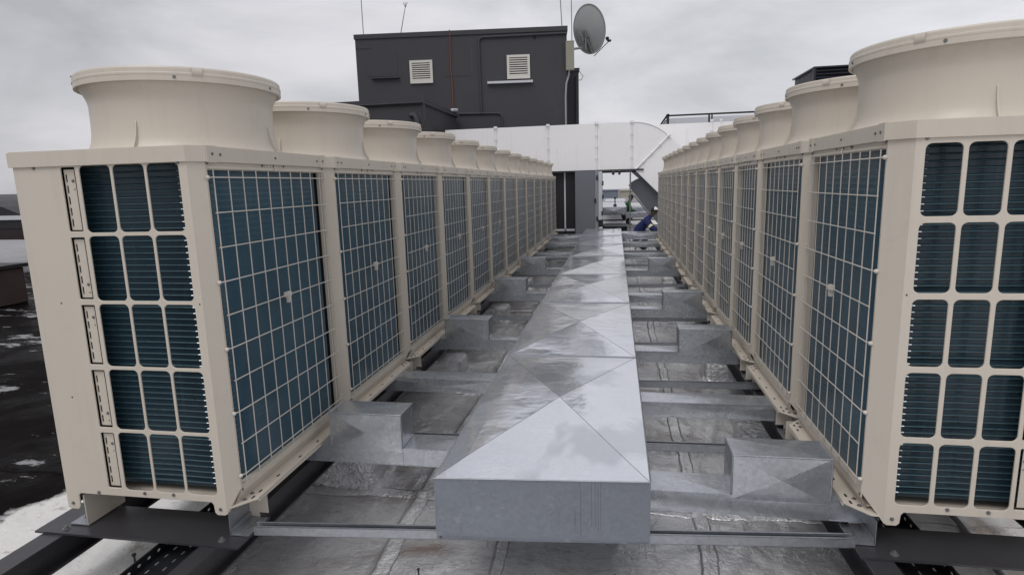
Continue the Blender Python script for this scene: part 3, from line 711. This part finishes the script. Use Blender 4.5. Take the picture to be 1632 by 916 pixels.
def branch(side, y, la, box=True, h=.132, dpt=.175):
    t = thing('branch_trunking', la, 'branch trunking', (0, y, 0), 0, 'galvanised branch trunkings between the wide trunking and the rows')
    if side < 0: xa, xb, ba, bb = -1.50, DX0 - .006, -1.325, -.935
    else: xa, xb, ba, bb = DX1 + .006, 1.20, .630, 1.022
    z0 = .040; b = MB()
    # continuous front face with a shallow lip, the lid broken along its diagonals
    if box:
        b.box(xa, xb, 0, dpt, z0, h)
        for (p_, q_) in ((xa, ba), (bb, xb)):
            if q_ - p_ > .25: b.xface((p_, -.001, h + .001), (q_, -.001, h + .001), (q_, dpt, h + .001), (p_, dpt, h + .001), .007)
    else: b.xbox(xa, xb, 0, dpt, z0, h, .008)
    b.box(xa, xb, -.004, 0, h - .002, h + .002, 0); b.box(xa, xb, -.003, 0, z0, z0 + .003, 0)
    b.build('lower_duct', GALVB, t)
    if box:
        q = MB(); zt = .312
        q.xface((ba, -.0025, h - .02), (bb, -.0025, h - .02), (bb, -.0025, zt), (ba, -.0025, zt), .011); q.box(ba, bb, -.0035, 0, z0 + .004, h - .02)
        q.xface((ba, -.0025, zt), (bb, -.0025, zt), (bb, dpt + .002, zt), (ba, dpt + .002, zt), .010)
        q.xface((bb, -.0025, h), (bb, dpt, h), (bb, dpt, zt), (bb, -.0025, zt), .003); q.xface((ba, dpt, h), (ba, -.0025, h), (ba, -.0025, zt), (ba, dpt, zt), .003)
        q.xface((bb, dpt + .002, h), (ba, dpt + .002, h), (ba, dpt + .002, zt), (bb, dpt + .002, zt), .003)
        for (A, B) in (((ba, 0, zt), (bb, 0, zt)), ((ba, 0, h), (ba, 0, zt)), ((bb, 0, h), (bb, 0, zt)), ((bb, dpt, zt), (bb, 0, zt)), ((ba, dpt, zt), (ba, 0, zt)), ((bb, 0, h + .002), (bb, dpt, h + .002))):
            A = Vector(A); B = Vector(B); q.tube([A + Vector((0, -.003, 0)), B + Vector((0, -.003, 0))], .0042, 4, 1)
        q.build('riser_box', [GALVB, GALVP], t)
    return t
lb = [(2.745, 1), (3.84, 0), (4.92, 1), (7.13, 1), (9.23, 1), (11.4, 0), (13.5, 0)]
rb = [(2.470, 1), (3.54, 0), (4.66, 1), (6.27, 1), (7.05, 0), (9.06, 1), (11.2, 0), (13.3, 0)]
for k, (y, bx) in enumerate(lb):
    branch(-1, y, ('galvanised branch with a raised box, ' if bx else 'low galvanised branch without a box, ') + '%s on the left of the wide trunking' % ORD[k], bool(bx))
for k, (y, bx) in enumerate(rb):
    branch(1, y, ('galvanised branch with a raised box, ' if bx else 'low galvanised branch without a box, ') + '%s on the right of the wide trunking' % ORD[k], bool(bx))
for s_, x0, x1, y, la in ((-1, -1.62, -.59, 14.35, 'wide galvanised cover sheet left of the far end of the trunking'), (1, .285, 1.22, 14.95, 'wide galvanised cover sheet right of the far end of the trunking')):
    t = thing('cover_sheet', la, 'trunking cover', (0, y, 0)); b = MB(); b.xbox(x0, x1, 0, .5, .04, .20, .012); b.box(x0, x1, -.004, 0, .196, .204); b.build('cover', GALV, t)
# little black peg on the roof at the front
b = MB(); b.tube([(-.745, 2.36, ZR), (-.745, 2.36, ZR + .045)], .004, 6); b.tube([(-.745, 2.36, ZR + .045), (-.745, 2.36, ZR + .055)], .006, 8)
tag(b.build('roof_peg', DARKB), 'tiny black peg sticking up from the roof in the front aisle', 'peg')

# ------------------------------------------------------------------ dark lift room behind
bt = thing('lift_motor_room', 'large charcoal rooftop building with two cream louvres and a satellite dish on its side', 'building', (-1.39, 20.0, 0), 0)
tx, ty = -6.767 / 6.814, -.8 / 6.814
bt.rotation_euler = (0, 0, math.atan2(ty, tx) + PI)   # local +X runs from left end to right end of the wall; origin at right corner
# local: x from -6.814 (left) to 0 (right), y = depth (away), z
W_ = 6.814
def P(name, b, mats, par=bt, bevel=0): return b.build(name, mats, par, bevel=bevel)
b = MB(); b.box(-W_, 0, 0, 4.2, ZR, 6.20); b.box(-W_ + .0, -6.3, -.01, 0, 5.9, 5.92) ; P('wall', b, [CHAR])
b = MB(); b.box(-W_ - .03, .03, -.03, 4.23, 6.20, 6.34); P('parapet', b, [CHAR])
for (x0, x1, z0, z1) in ((-5.07, -4.33, 4.765, 5.475), (-1.92, -1.185, 4.795, 5.525)):
    b = MB(); f = .075
    b.box(x0, x1, -.05, 0, z1 - f, z1); b.box(x0, x1, -.05, 0, z0, z0 + f + .03); b.box(x0, x0 + f, -.049, 0, z0 + f + .03, z1 - f); b.box(x1 - f, x1, -.049, 0, z0 + f + .03, z1 - f)
    fr = P('louvre', b, [LOUV])
    q = MB(); q.box(x0 + f, x1 - f, -.004, -.001, z0 + f + .03, z1 - f, 1); n = 8; hh = (z1 - z0 - 2 * f - .03) / n
    for k in range(n):
        z = z0 + f + .03 + k * hh; q.prism([(-.046, z + .002), (-.006, z + hh * .62), (-.006, z + hh * .62 + .008), (-.046, z + .03)], 0, x0 + f, x1 - f, 0)
    q.build('louvre_slats', [LOUV, BLACK], fr)
b = MB(); b.box(-2.53, -1.13, -.10, 0, 4.665, 4.735); b.box(-2.56, -2.53, -.105, .0, 4.66, 4.74); b.box(-1.13, -1.10, -.105, .0, 4.66, 4.74); P('tube_light', b, [LIGHTG])
b = MB(); b.box(-6.33, -5.42, -.09, 0, 4.955, 5.0); P('window_ledge', b, [CHAR])
b = MB(); b.box(-6.46, -5.48, -.008, 0, 5.03, 5.77); b.box(-3.95, -3.12, -.008, 0, 4.95, 5.77); P('blocked_opening', b, [CHAR])
b = MB(); b.tube([(-2.79, -.03, 3.75), (-2.80, -.03, 6.00), (-2.76, -.03, 6.07), (-2.68, -.03, 6.10), (-.3, -.03, 6.12), (0, -.03, 6.12)], .035, 8)
b.tube([(-3.55, -.03, 3.77), (-2.25, -.03, 3.75), (-2.15, -.03, 3.70), (-2.13, -.03, 3.60), (-2.13, -.03, 3.0)], .03, 8); P('conduit', b, [CHAR])
b = MB(); b.tube([(-3.72, -.025, 3.95), (-3.70, -.025, 4.6), (-3.74, -.025, 5.2), (-3.72, -.025, 6.2), (-3.73, -.03, 6.36)], .022, 6); P('rust_red_cable', b, [RUST])
b = MB(); b.tube([(-1.02, -.01, 6.04), (-1.02, .02, 6.04)], .05, 12); b.tube([(-1.02, -.006, 6.04), (-1.02, -.02, 6.04)], .05, 12); P('vent_hole', b, [BLACK])
b = MB(); b.box(.002, .42, .9, 4.0, ZR, 5.12); b.box(.0, .45, .87, 4.03, 5.12, 5.22); b.box(.32, .40, .8, .9, ZR, 4.95); P('side_wing', b, [CHAR])
b = MB(); b.box(-.04, .22, -.20, -.002, 4.98, 5.83); b.box(-.045, .225, -.205, 0.0, 5.83, 5.85); P('equipment_cabinet', b, [simple('olive grey cabinet', (.26, .25, .20), .5)])
b = MB(); b.tube([(.06, -.05, 4.98), (.05, -.04, 4.85), (-.03, -.04, 4.6), (-.06, -.04, 4.2), (-.06, -.04, 2.8)], .028, 8); b.tube([(.42, .7, 5.1), (.55, .6, 4.9), (.48, .6, 4.78), (.42, .7, 4.8)], .012, 6); P('cable', b, [DISH])
# aerial rods
for (x, y, z0, dx, h, la, fork) in ((-8.02, 19.6, 6.30, -.0, 2.2, 'thin aerial rod at the left corner of the charcoal building', 0), (-6.84, 19.8, 6.30, .24, .95, 'short leaning aerial with a forked tip on the charcoal building', 1),
                             (-1.55, 20.2, 6.30, -.12, 2.4, 'thin aerial rod on the roof edge just left of the dish', 0), (-1.27, 20.7, 5.3, -.02, 3.4, 'tall thin pole between the charcoal building and the dish', 0)):
    b = MB(); r = .014; b.tube([(x, y, z0), (x + dx * .5, y, z0 + h / 2), (x + dx, y, z0 + h)], [r, r, r * .7], 6)
    if fork:
        for a in (-.07, .0, .07): b.tube([(x + dx, y, z0 + h - .04), (x + dx + a, y, z0 + h + .12)], .01, 5)
    b.tube([(x, y, z0 + .02), (x, y, z0 + .06)], .04, 8)
    tag(b.build('aerial_rod', ZINC), la, 'aerial')
# satellite dish
dt = thing('satellite_dish', 'big grey satellite dish seen from behind on the corner of the charcoal building', 'satellite dish', (-.665, 20.0, 6.19))
ax = Vector((math.sin(math.radians(41)), math.cos(math.radians(41)), .22)).normalized(); e1 = ax.cross(Vector((0, 0, 1))).normalized(); e2 = e1.cross(ax)
b = MB(); R = .725; vs = []; K = 48; rings = 10
for i in range(rings + 1):
    r = R * i / rings
    for j in range(K):
        a = 2 * PI * j / K; p = (e1 * math.cos(a) * .92 + e2 * math.sin(a)) * r + ax * (r * r * .22 - .14); vs.append(p)
for j in range(K):
    a = 2 * PI * j / K; vs.append((e1 * math.cos(a) * .92 + e2 * math.sin(a)) * R * 1.012 + ax * (R * R * .22 - .155))
for j in range(K):
    a = 2 * PI * j / K; vs.append((e1 * math.cos(a) * .92 + e2 * math.sin(a)) * R * 1.012 + ax * (R * R * .22 - .135))
fs = [(i * K + j, i * K + (j + 1) % K, (i + 1) * K + (j + 1) % K, (i + 1) * K + j) for i in range(rings + 2) for j in range(K)]
b.add(vs, fs, 0, True); b.build('reflector', DISH, dt)
b = MB(); back = -ax * .17
b.tube([e2 * -.72 + ax * -.10 + e1 * .06, e2 * -.35 - ax * .19 + e1 * .02, e2 * .0 - ax * .22 - e1 * .02], .035, 4); b.tube([e2 * -.72 + ax * -.10 + e1 * -.06, e2 * -.35 - ax * .19 - e1 * .09, e2 * .0 - ax * .22 - e1 * .12], .028, 4)
b.tube([e2 * -.22 - ax * .20 - e1 * .2, e2 * -.22 - ax * .20 + e1 * .1], .03, 6); b.tube([e2 * -.12 - ax * .26 - e1 * .12, e2 * -.3 - ax * .26 - e1 * .12], .05, 8)
for k in range(4): b.tube([e2 * (-.05 - .07 * k) - ax * .28 - e1 * (.2 - .03 * k), e2 * (-.05 - .07 * k) - ax * .2 - e1 * (.14 - .03 * k)], .016, 6)
b.build('rear_bracket', ZINC, dt)
b = MB(); b.tube([Vector((-.52, -.12, -.58)), Vector((-.30, -.14, -.57)), e2 * -.5 - ax * .26 - e1 * .12], .035, 8); b.tube([Vector((-.12, -.10, -.62)), Vector((-.12, -.10, -.22))], .03, 8); b.build('wall_arm', ZINC, dt)
tip = ax * .78 - e2 * .42
b = MB(); b.tube([e2 * -.80 + ax * .02, tip + e2 * -.03], .014, 6); b.tube([tip - e1 * .02, tip + e2 * .09], .03, 8); b.tube([tip + e2 * .08 + ax * .02, tip + e2 * .08 - ax * .05], .05, 10); b.tube([tip + ax * .02, tip + ax * .12 - e2 * .0], .04, 10); b.build('feed_horn', DARKB, dt)

# low dark block in front of it
lt = thing('low_plant_room', 'low charcoal block with a flat roof edge in front of the large charcoal building', 'building', (-4.95, 15.8, 0))
b = MB(); b.box(-6.5, 0, 0, 3.6, ZR, 3.62); b.build('wall', CHAR, lt)
b = MB(); b.box(-6.53, .04, -.04, 3.62, 3.62, 3.78); b.build('roof_edge', CHAR, lt)
b = MB(); b.tube([(-6.4, -.055, 3.66), (.06, -.055, 3.66), (.07, 3.5, 3.66)], .025, 6); b.build('conduit', CHAR, lt)
b = MB(); b.tube([(-.30, -.02, 3.35), (-.18, -.05, 3.34), (-.12, -.07, 3.24), (-.12, -.07, 2.2)], .07, 10); b.tube([(.02, .0, 3.82), (.10, -.06, 3.6), (.10, -.06, 3.1), (.02, -.05, 3.0)], .018, 6); b.build('downpipe', CHAR, lt)
b = MB();  b.tube([(.03, 3.0, 3.81), (.10, 3.35, 3.84)], .05, 6); b.build('pipe_end', LIGHTG, lt)

# ------------------------------------------------------------------ white air duct with elbow
wt = thing('white_air_duct', 'big white air duct crossing above the aisle and bending down at the right', 'air duct', (0, 17, 0))
b = MB(); b.box(-4.66, .60, 0, 1.1, 1.785, 3.035); b.build('straight_section', WHITE, wt)
# elbow from horizontal to 45 degrees down
ctr = (.60, 1.785 - .10); ri, ro = .10, 1.35
b = MB(); K = 10; vs = []
for yy in (0, 1.1):
    for r in (ri, ro):
        for k in range(K + 1):
            a = math.radians(90 - 45 * k / K * 1.0); vs.append((ctr[0] + r * math.cos(a), yy, ctr[1] + r * math.sin(a)))
n = K + 1; fs = []
for k in range(K):
    fs += [(k, k + 1, n + k + 1, n + k), (2 * n + k, 3 * n + k, 3 * n + k + 1, 2 * n + k + 1), (n + k, n + k + 1, 3 * n + k + 1, 3 * n + k), (k, 2 * n + k, 2 * n + k + 1, k + 1)]
b.add(vs, fs); b.tube([(ctr[0] + ro * math.cos(math.radians(90 - 45 * k / K)), -.004, ctr[1] + ro * math.sin(math.radians(90 - 45 * k / K))) for k in range(K + 1)], .016, 6); b.build('elbow', WHITE, wt)  # tube on the outer arc added to draw the elbow's thin shadow edge
dv = Vector((.7071, 0, -.7071)); pi_ = Vector((ctr[0] + ri * .7071, 0, ctr[1] + ri * .7071)); po = Vector((ctr[0] + ro * .7071, 0, ctr[1] + ro * .7071))
b = MB(); b.prism([(pi_.x, pi_.z), (po.x, po.z), ((po + dv * 2.2).x, (po + dv * 2.2).z), ((pi_ + dv * 2.2).x, (pi_ + dv * 2.2).z)], 1, .005, 1.095); b.build('sloping_section', WHITE, wt)
def flange(p0, p1):
    p0, p1 = Vector(p0), Vector(p1); q = MB(); dd = (p1 - p0).normalized()
    q.tube([p0, p1 + dd * .04], .020, 6, 0); q.tube([p1 - dd * .02, p1 + dd * .04], .05, 8)
    for k in (1, 2, 3):
        m = p0 + (p1 - p0) * k / 4; q.tube([m - dd * .02, m + dd * .02], .036, 8)
    q.build('flange_joint', WHITE, wt)
for x in (-3.19, -1.71, -.37, .58): flange((x, -.02, 1.79), (x, -.02, 3.03))
flange(pi_ + Vector((0, -.02, 0)), po + Vector((0, -.02, 0)))
b = MB(); b.box(-1.7, .9, -.04, .0, 1.75, 1.785); b.box(-.3, .85, .1, .16, 1.70, 1.75); b.tube([(.05, -.06, 1.70), (.12, -.06, 1.68)], .05, 8); b.tube([(.22, -.06, 1.69), (.28, -.06, 1.67)], .04, 8); b.build('underside_rail', DARKB, wt)
# second white duct running on to the right behind
w2 = thing('white_air_duct', 'long white air duct running off to the right behind the right row', 'air duct', (0, 18.3, 0))
b = MB(); b.box(.9, 9.5, 0, 1.1, 1.8, 3.05); b.build('straight_section', WHITE, w2)
for x in (2.85, 3.10):
    q = MB(); q.tube([(x, -.02, 1.8), (x, -.02, 3.12)], .02, 6)
    for k in range(5): q.tube([(x, -.02, 2.0 + k * .27), (x, -.02, 2.05 + k * .27)], .04, 8)
    q.build('flange_joint', WHITE, w2)
# slate grey duct elbow under it
g = thing('grey_duct_elbow', 'slate grey duct elbow sloping down beneath the bend of the white duct', 'duct', (0, 17.25, 0))
arc = []
c0 = (1.36, .62)
poly = [(.515, 1.335), (.60, 1.43), (.72, 1.50), (.86, 1.55), (.985, 1.57), (1.62, .93), (1.62, .15), (1.36, .22)]
b = MB(); b.prism(poly, 1, 0, .8); b.build('elbow', GREYE, g)
b = MB(); b.box(1.33, 1.36, -.012, 0, .3, 1.1); b.build('seam_strip', DARKB, g)
b = MB(); b.prism([(.60, 1.70), (.80, 1.72), (1.02, 1.53), (.86, 1.47)], 1, .1, .5); b.build('throat_panel', simple('light grey throat paint', (.34, .35, .36), .5), g)
# cabinets and door panel below the white duct
ct = thing('black_cabinet', 'tall black equipment cabinet with a pale post, just past the left row', 'cabinet', (0, 17.15, 0))
b = MB(); b.box(-2.2, -1.29, 0, .9, ZR, 1.74, 0); b.box(-1.27, -.98, 0, .9, ZR, 1.74, 0); b.build('carcass', DARKB, ct)
b = MB(); b.box(-1.29, -1.25, -.02, .0, .1, 1.76); b.box(-1.65, -1.0, -.02, 0, .1, .16); b.build('post', LIGHTG, ct)
ct = thing('grey_air_handler', 'grey sheet metal air handler door panel under the white duct', 'air handler', (0, 16.9, 0))
b = MB(); b.box(-.965, -.42, 0, 1.1, ZR, 1.77); b.build('door_panel', GREYP, ct)
b = MB(); b.box(-.415, -.325, -.01, 1.1, ZR, 1.77); b.build('side_edge', simple('mid grey frame paint', (.24, .25, .28), .5), ct)
b = MB(); b.box(-.32, -.225, .0, .9, .42, 1.75); b.build('white_jamb', LIGHTG, ct)
for x, z in ((-.36, 1.58), (-.36, .45), (-.20, 1.42), (-.41, .95), (-.20, 1.05), (-.22, .6)):
    b = MB(); b.box(x - .02, x + .02, -.04, -.01, z - .06, z + .06); b.tube([(x, -.05, z - .03), (x, -.05, z + .03)], .02, 6); b.build('hinge', DARKB, ct)
b = MB(); b.box(-.33, -.2, -.01, .3, .22, .42); b.build('bottom_bracket', DARKB, ct)
b = MB(); b.box(.525, .565, .0, .04, ZR, 1.76); tag(b.build('support_post', simple('dull steel post', (.20, .20, .21), .4, .5), loc=(0, 17.0, 0)), 'thin grey steel post holding up the white duct', 'post')
# far trunking, seen through the gap
ft = thing('far_trunking', 'galvanised trunking with a black handle seen through the gap under the white duct', 'trunking', (0, 19.9, 0))
b = MB(); b.xbox(-.36, .50, 0, 2.6, .38, .64, .02); b.xbox(-.36, .50, 2.62, 5.2, .38, .64, .02); b.xbox(-.30, .56, 5.22, 9, .38, .66, .02); b.build('trunking_section', GALV, ft)
b = MB(); b.tube([(.13, .5, .64), (.13, .5, .71)], .055, 8); b.tube([(.13, .5, .70), (.13, .5, .90)], .018, 6); b.tube([(.13, .5, .89), (.13, .5, .94)], .042, 8); b.build('black_handle', DARKB, ft)
b = MB(); b.box(-.25, .5, -1.0, -.2, -.1, .12); tag(b.build('dark_box', DARKB, loc=(0, 19.9, 0)), 'low black box on the roof in front of the far trunking', 'box')
k = 0
for (y, z) in ((16.0, .10), (17.4, .06), (18.4, .16), (19.0, .05)):
    k += 1; tag(strut(-.6 if y < 16.5 else -.2, y, 2.4, y + .05, z, 'x'), 'galvanised rail on the far roof, %s beyond the end of the trunking' % ORD[k - 1], 'strut rail', 'strut rails on the far roof')
for k, (x, y) in enumerate(((.62, 17.6), (.95, 16.6), (.55, 18.8))):
    b = MB(); vs = []
    b.lathe([(0, .22), (.10, .22), (.15, .18), (.17, .08), (.20, 0)], (0, 0, 0), 10)
    b.v = [(vx * (1.5 + .2 * noise.noise(Vector((vx * 9, vy * 9, k)))), vy, vz + .04 * noise.noise(Vector((vx * 12, vy * 12, vz * 12)))) for vx, vy, vz in b.v]
    tag(b.build('roof_plinth', FOIL, loc=(x, y, ZR - .05)), ('crumpled silver plinth left of the crouching man in blue', 'crumpled silver plinth at the feet of the man in blue', 'crumpled silver plinth beside the far trunking')[k], 'plinth')
b = MB(); b.box(.42, 2.6, 21.7, 22.45, ZR, -.12); tag(b.build('roof_step', simple('pale step paint', (.45, .45, .46), .6)), 'pale step under the man in green', 'roof step')
for (xa, xb, y, z, la) in ((.5, 2.2, 20.5, .42, 'galvanised branch duct right of the far trunking, nearest'), (.5, 2.2, 23.1, .48, 'galvanised branch duct right of the far trunking, farther')):
    b = MB(); b.xbox(xa, xb, 0, .25, .24, z, .012); tag(b.build('branch_duct', GALV, loc=(0, y, 0)), la, 'branch trunking')
b = MB(); b.box(-.5, 3, 0, 4.5, 0, .62); tag(b.build('roof_step', simple('pale roof step', (.48, .48, .49), .6), loc=(0, 29, ZR)), 'pale flat roof step beyond the far trunking', 'roof step')
b = MB(); b.box(-45, 30, 33.6, 34, ZR - .3, .55); tag(b.build('parapet_wall', simple('pale parapet paint', (.40, .40, .42), .7)), 'pale low parapet wall along the far roof edge', 'parapet wall')
# slanted light beam by the man in green
b = MB(); b.tube([(.74, 0, 1.02), (1.30, 0, .30)], .035, 4); tag(b.build('sloping_brace', LIGHTG, loc=(0, 19.6, 0)), 'pale sloping brace under the grey elbow', 'brace')

# distant buildings through the gap
for (x0, x1, y, z1, m, la, nm) in ((-14, 1.2, 240, -2.0, HAZYB, 'long blue grey building on the skyline through the gap', 'distant_building'), (1.6, 6.5, 200, -1.6, STONE, 'pale stone building on the skyline through the gap', 'distant_building'), (8, 30, 260, -2.2, HAZYB, 'low grey building on the skyline behind the grey elbow', 'distant_building')):
    t = thing(nm, la, 'building', (0, y, 0)); b = MB(); b.box(x0, x1, 0, 20, -40, z1); b.build('wall', m, t)
    b = MB(); b.box(x0 - .2, x1 + .2, -.3, 20, z1, z1 + .25); b.build('roof_edge', m, t)

# right background: pale plant box with black railing, louvred box
rt_ = thing('rooftop_plant_box', 'pale plant enclosure with a black rail frame above the white duct at the right', 'plant enclosure', (0, 19.9, 0))
b = MB(); b.box(1.85, 7.5, .6, 3, 2.9, 3.42); b.build('panel', LIGHTG, rt_)
b = MB(); b.box(1.72, 4.6, 0, .05, 3.42, 3.47); b.box(1.72, 1.80, 0, .08, 2.9, 3.50); b.box(2.98, 3.03, 0, .05, 2.9, 3.42); b.box(3.07, 3.11, 0, .05, 2.9, 3.42)
b.tube([(1.74, 0, 3.46), (1.60, .6, 3.25), (1.55, 1.0, 3.0)], .03, 6); b.tube([(1.70, 0, 3.3), (1.50, .6, 3.0)], .02, 6); b.build('rail_frame', DARKB, rt_)
lt2 = thing('louvred_vent_box', 'black louvred vent box standing behind the second fan of the right row', 'vent box', (4.25, 14, 0))
b = MB(); b.box(0.03, 1.6, .03, 1.5, ZR, 3.68); b.build('casing', DARKB, lt2)
b = MB()
for k in range(9): z = 3.62 - k * .07; b.prism([(-.03, z), (.03, z + .045), (.03, z + .055), (-.03, z + .012)], 0, 0, 1.63)
b.box(-.02, .03, -.03, .03, 2.9, 3.70); b.box(-.02, 1.66, -.04, 1.55, 3.68, 3.71); b.build('louvre_slats', simple('navy black slats', (.010, .010, .020), .4), lt2)

# left background beyond the black roof
t = thing('arched_shed', 'dark arched shed with a grey band, on the far left behind the row', 'shed', (-18.55, 14.5, 0))
b = MB(); K = 14; R = 3.2
vs = [(1.35 * math.cos(PI * k / K) * R - 2.0, yy, .60 + 1.0 * math.sin(PI * k / K)) for yy in (0, 9) for k in range(K + 1)]
b.add(vs, [(k, k + 1, K + 2 + k, K + 1 + k) for k in range(K)] + [tuple(range(K + 1)), tuple(range(K + 1, 2 * K + 2))[::-1]]); b.build('roof', DARKB, t)
b = MB(); b.box(-6.4, 2.4, -.05, 9, .85, .97); b.build('band', LIGHTG, t)
b = MB(); b.box(-6.3, 2.3, .02, 9, ZR - .1, .85); b.build('wall', simple('maroon black wall', (.020, .010, .012), .6), t)
b = MB(); b.box(-30, 6, 0, 3, ZR, 1.38); tag(b.build('white_outbuilding', WHITE, loc=(-30, 30, 0)), 'low white building on the skyline behind the arched shed', 'building')
t = thing('concrete_apron', 'grey rounded concrete ramp in front of the arched shed', 'ramp', (-14.35, 11.6, 0))
b = MB(); pr = [(-4, .34)] + [(-1.6 + 2.1 * math.sin(PI / 2 * k / 8), -.28 + .62 * math.cos(PI / 2 * k / 8)) for k in range(9)] + [(.5, -.45), (-4, -.45)]
b.prism(pr, 1, 0, 2.2); b.build('shell', TANK, t)
t = thing('brown_plinth', 'brown weathered block standing on the wet black roof at the far left', 'block', (-10.3, 7.7, ZR))
b = MB(); b.box(-.9, .42, 0, .9, 0, .62); b.build('body', BROWN, t, bevel=.02)
b = MB(); b.box(-.95, .47, -.04, .94, .62, .68); b.build('cap', DARKB, t)

# ------------------------------------------------------------------ people
def skin_mesh(name, nodes, edges, mats, zones):
    """nodes: name -> (pos, radius); root first; zones: list of (test(co), material index)"""
    keys = list(nodes); me = bpy.data.meshes.new(name)
    me.from_pydata([nodes[k][0] for k in keys], [(keys.index(a), keys.index(b)) for a, b in edges], [])
    o = bpy.data.objects.new('tmp', me); scene.collection.objects.link(o)
    sk = o.modifiers.new('s', 'SKIN'); sk.use_smooth_shade = True
    for i, k in enumerate(keys):
        r = nodes[k][1]; v = me.skin_vertices[0].data[i]; v.radius = (r, r) if isinstance(r, float) else r; v.use_root = (i == 0)
    sb = o.modifiers.new('u', 'SUBSURF'); sb.levels = 2; sb.render_levels = 2
    dg = bpy.context.evaluated_depsgraph_get(); m2 = bpy.data.meshes.new_from_object(o.evaluated_get(dg)); bpy.data.objects.remove(o)
    m2.name = name; m2.materials.clear()
    for m in mats: m2.materials.append(m)
    for p in m2.polygons:
        p.use_smooth = True; c = p.center; best = min(keys, key=lambda k: (Vector(nodes[k][0]) - c).length - (nodes[k][1] if isinstance(nodes[k][1], float) else nodes[k][1][0]))
        p.material_index = zones.get(best, 0)
    return m2
def crouching(name, label, loc, rz, shirt, trousers, lean=1.0, bulk=1.0):
    t = thing(name, label, 'person', loc, rz)
    # figure crouches facing +X, feet at z=0
    N = {'pelvis': ((-.10, 0, .36), .150), 'waist': ((.00, 0, .50), .135), 'chest': ((.16, 0, .70), .155), 'neckb': ((.27, 0, .84), .075), 'neck': ((.33, 0, .90), .055), 'head': ((.39, 0, .97), .088), 'crown': ((.41, 0, 1.05), .080),
         'nose': ((.475, 0, .955), .020)}
    E = [('pelvis', 'waist'), ('waist', 'chest'), ('chest', 'neckb'), ('neckb', 'neck'), ('neck', 'head'), ('head', 'crown'), ('head', 'nose')]
    for s, q in ((1, 'l'), (-1, 'r')):
        N.update({'sh' + q: ((.20, .17 * s, .76), .070), 'el' + q: ((.36, .21 * s, .54), .050), 'wr' + q: ((.56, .12 * s, .52), .034), 'ha' + q: ((.63, .10 * s, .51), .030),
                  'hip' + q: ((-.06, .11 * s, .34), .105), 'kn' + q: ((.30, .17 * s, .44), .072), 'an' + q: ((.04, .15 * s, .09), .048), 'to' + q: ((.22, .16 * s, .04), .038)})
        E += [('chest', 'sh' + q), ('sh' + q, 'el' + q), ('el' + q, 'wr' + q), ('wr' + q, 'ha' + q), ('pelvis', 'hip' + q), ('hip' + q, 'kn' + q), ('kn' + q, 'an' + q), ('an' + q, 'to' + q)]
        for f in range(4):
            k = 'f%d%s' % (f, q); N[k + 'a'] = ((.665, (.085 + .016 * f) * s, .505), .010); N[k + 'b'] = ((.700 + .004 * (f in (1, 2)), (.085 + .016 * f) * s, .485), .008); E += [('ha' + q, k + 'a'), (k + 'a', k + 'b')]
        N['th' + q] = ((.64, .065 * s, .50), .010); E.append(('ha' + q, 'th' + q))
    for k in list(N):
        p_, r_ = N[k]
        if p_[2] > .45 and k[:2] not in ('kn',): p_ = (-.10 + (p_[0] + .10) * lean, p_[1], p_[2])
        if k in ('pelvis', 'waist', 'chest') or k[:2] in ('sh', 'el', 'hi', 'kn'): r_ *= bulk
        N[k] = (p_, r_)
    Z = {}
    for k in N:
        Z[k] = 0
        if k in ('neck', 'head', 'crown', 'nose') or k[:2] in ('ha', 'wr', 'th') or (k[0] == 'f'): Z[k] = 1
        if k[:2] in ('hi', 'kn', 'an') or k == 'pelvis': Z[k] = 2
        if k[:2] == 'to': Z[k] = 3
    me = skin_mesh('body', N, E, [shirt, SKIN, trousers, DARKB], Z); obj('body', me, t)
    hx = -.10 + .49 * lean
    q = MB()
    for s in (1, -1): q.tube([(hx, .088 * s, .975), (hx, .100 * s, .985)], [.02, .014], 8, 0)
    q.build('ears', SKIN, t)
    q = MB()
    for s in (1, -1): q.tube([(hx + .072, .032 * s, .985), (hx + .083, .032 * s, .985)], .009, 8, 0)
    q.build('eyes', HAIR, t)
    return t
bp_ = crouching('person', 'man in blue overalls and white cap crouching at the far end of the right row', (.74, 15.95, ZR), math.radians(-8), BLUE, BLUE, 1.0, 1.2)
b = MB(); b.lathe([(0.0, .118), (.045, .112), (.075, .085), (.090, .045), (.093, .02), (.085, .01)], (0, 0, 0), 20)
b.v = [(x + .395, y, z + .985) for x, y, z in b.v]; b.prism([(.47, -.06), (.56, -.045), (.575, 0), (.56, .045), (.47, .06)], 2, .985, .995)
b.v = [((x - .395) * .96 + .395, y * .96, (z - .985) * .96 + .985) for x, y, z in b.v]; b.build('hair', HAIR, bp_)
b = MB(); b.lathe([(0.0, .124), (.045, .118), (.075, .090), (.088, .055)], (0, 0, 0), 12, 0, -PI / 2, PI / 2); b.v = [(x + .400, y, z + .985) for x, y, z in b.v]; b.prism([(.470, -.06), (.53, -.045), (.545, 0), (.53, .045), (.470, .06)], 2, 1.035, 1.043); b.build('cap', CAPW, bp_)
b = MB()
for s in (1, -1): b.tube([(.20 + .09, .19 * s, .64), (.20 + .13, .20 * s, .60)], .070, 12, 0); b.build('reflective_band', HIVIS, bp_)
gp = crouching('person', 'man in a green shirt crouching beside the far trunking', (.50, 22.1, -.12), math.radians(5), GREEN, NAVY, .62, 1.22)
b = MB(); b.lathe([(0.0, .12), (.05, .112), (.082, .075), (.094, .02), (.085, -.03)], (0, 0, 0), 16); b.v = [(x + .195, y, z + .995) for x, y, z in b.v]; b.build('hair', HAIR, gp)
b = MB(); b.tube([(1.03, 15.85, ZR + .36), (1.10, 15.85, ZR + .52), (1.16, 15.9, ZR + .5)], .035, 8); tag(b.build('white_rag', CAPW), 'crumpled white cloth in front of the man in blue', 'cloth')
